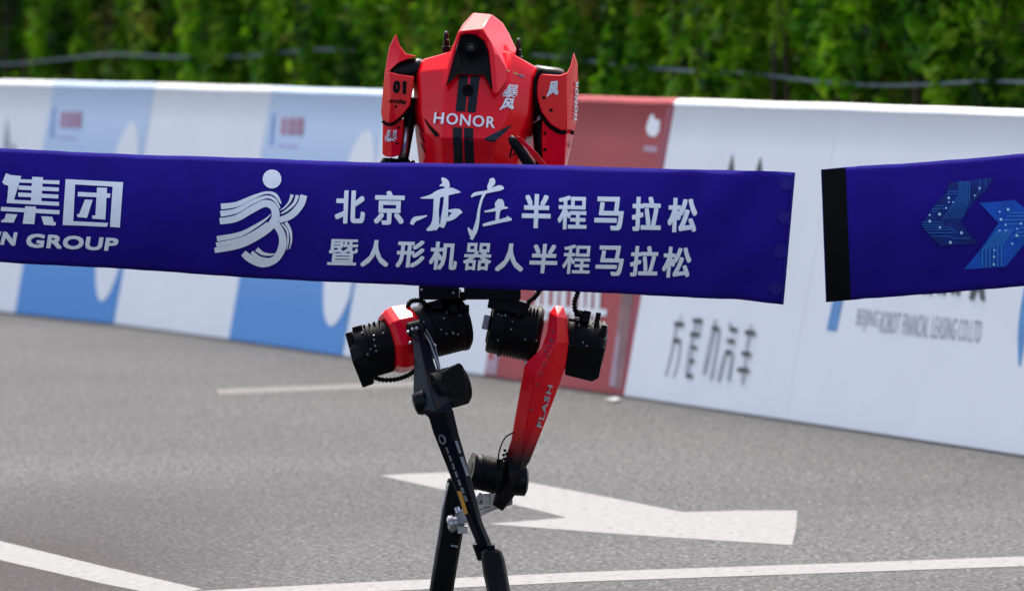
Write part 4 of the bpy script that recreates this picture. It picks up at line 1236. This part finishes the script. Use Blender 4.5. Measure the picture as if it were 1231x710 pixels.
t2d('emblem', [ZE(poly((118, 360), (180, 270), (250, 190), (272, 132), (505, 104), (470, 170), (400, 236), (330, 340), (380, 405), (425, 456), (220, 467), (170, 420)))], 'circdark', 0.003)
t2d('emblem', [ZE(poly((430, 240), (620, 225), (670, 268), (760, 355), (650, 480), (570, 577), (348, 592), (440, 480), (532, 346)))], 'circblue', 0.003)
ln = []
for k in range(7):
    o_ = k * 17
    ln.append(ribbon([(320 + o_ * .55, 128, 5), (320 + o_ * .55, 200 + o_ * .15, 5)], 1))
    ln.append(ribbon([(320 + o_ * .55, 200 + o_ * .15, 5), (235 + o_ * .95, 330 + o_ * -.1, 5)], 1))
for y, x0, x1 in ((182, 262, 312), (196, 255, 312), (258, 185, 240), (272, 175, 250), (285, 170, 210), (342, 125, 235), (356, 125, 240), (368, 130, 270), (382, 140, 280), (398, 155, 290), (416, 172, 270), (427, 290, 380)):
    ln.append(ribbon([(x0, y, 4), (x1, y - 2, 4)], 1))
ln += [ribbon([(270, 368, 4), (310, 398, 4)], 1), ribbon([(262, 415, 4), (292, 427, 4)], 1), ribbon([(432, 120, 4), (432, 165, 4)], 1), ribbon([(432, 170, 4), (400, 215, 4)], 1), ribbon([(462, 115, 4), (462, 150, 4)], 1)]
M['circmid'] = mat('mid_blue_print', (0.02, 0.13, 0.42), 0.7, 0, 0, 0.1, 30, spec=0.2)
t2d('circuit_line', [ZE(l) for l in ln], 'circmid', 0.005)
ln = []
for k in range(6):
    o_ = k * 20
    ln.append(ribbon([(445 + o_, 580 - k * 1.5, 5), (445 + o_, 490 - k * 6, 5)], 1))
    ln.append(ribbon([(445 + o_, 490 - k * 6, 5), (530 + o_ * .8, 385 - k * 3, 5)], 1))
for y, x0, x1 in ((292, 590, 700), (310, 575, 700), (330, 550, 700), (352, 570, 640), (372, 640, 720), (395, 620, 720), (415, 600, 700)):
    ln.append(ribbon([(x0, y, 4), (x1, y - 2, 4)], 1))
t2d('circuit_line', [ZE(l) for l in ln], 'circline', 0.005)
t2d('circuit_dot', [ZE(disc(x, y, r, 10)) for x, y, r in ((430, 163, 7), (405, 203, 6), (265, 215, 7), (265, 237, 4), (288, 237, 4), (215, 300, 8), (163, 337, 7), (163, 305, 5), (217, 369, 6), (332, 397, 8), (272, 447, 8), (250, 268, 5),
                                                       (580, 275, 8), (535, 287, 5), (542, 327, 8), (567, 355, 6), (535, 385, 5), (567, 385, 5), (647, 348, 7), (625, 410, 8), (601, 453, 6), (507, 487, 5), (505, 522, 6), (503, 562, 6), (627, 375, 5))], 'circdot', 0.007)
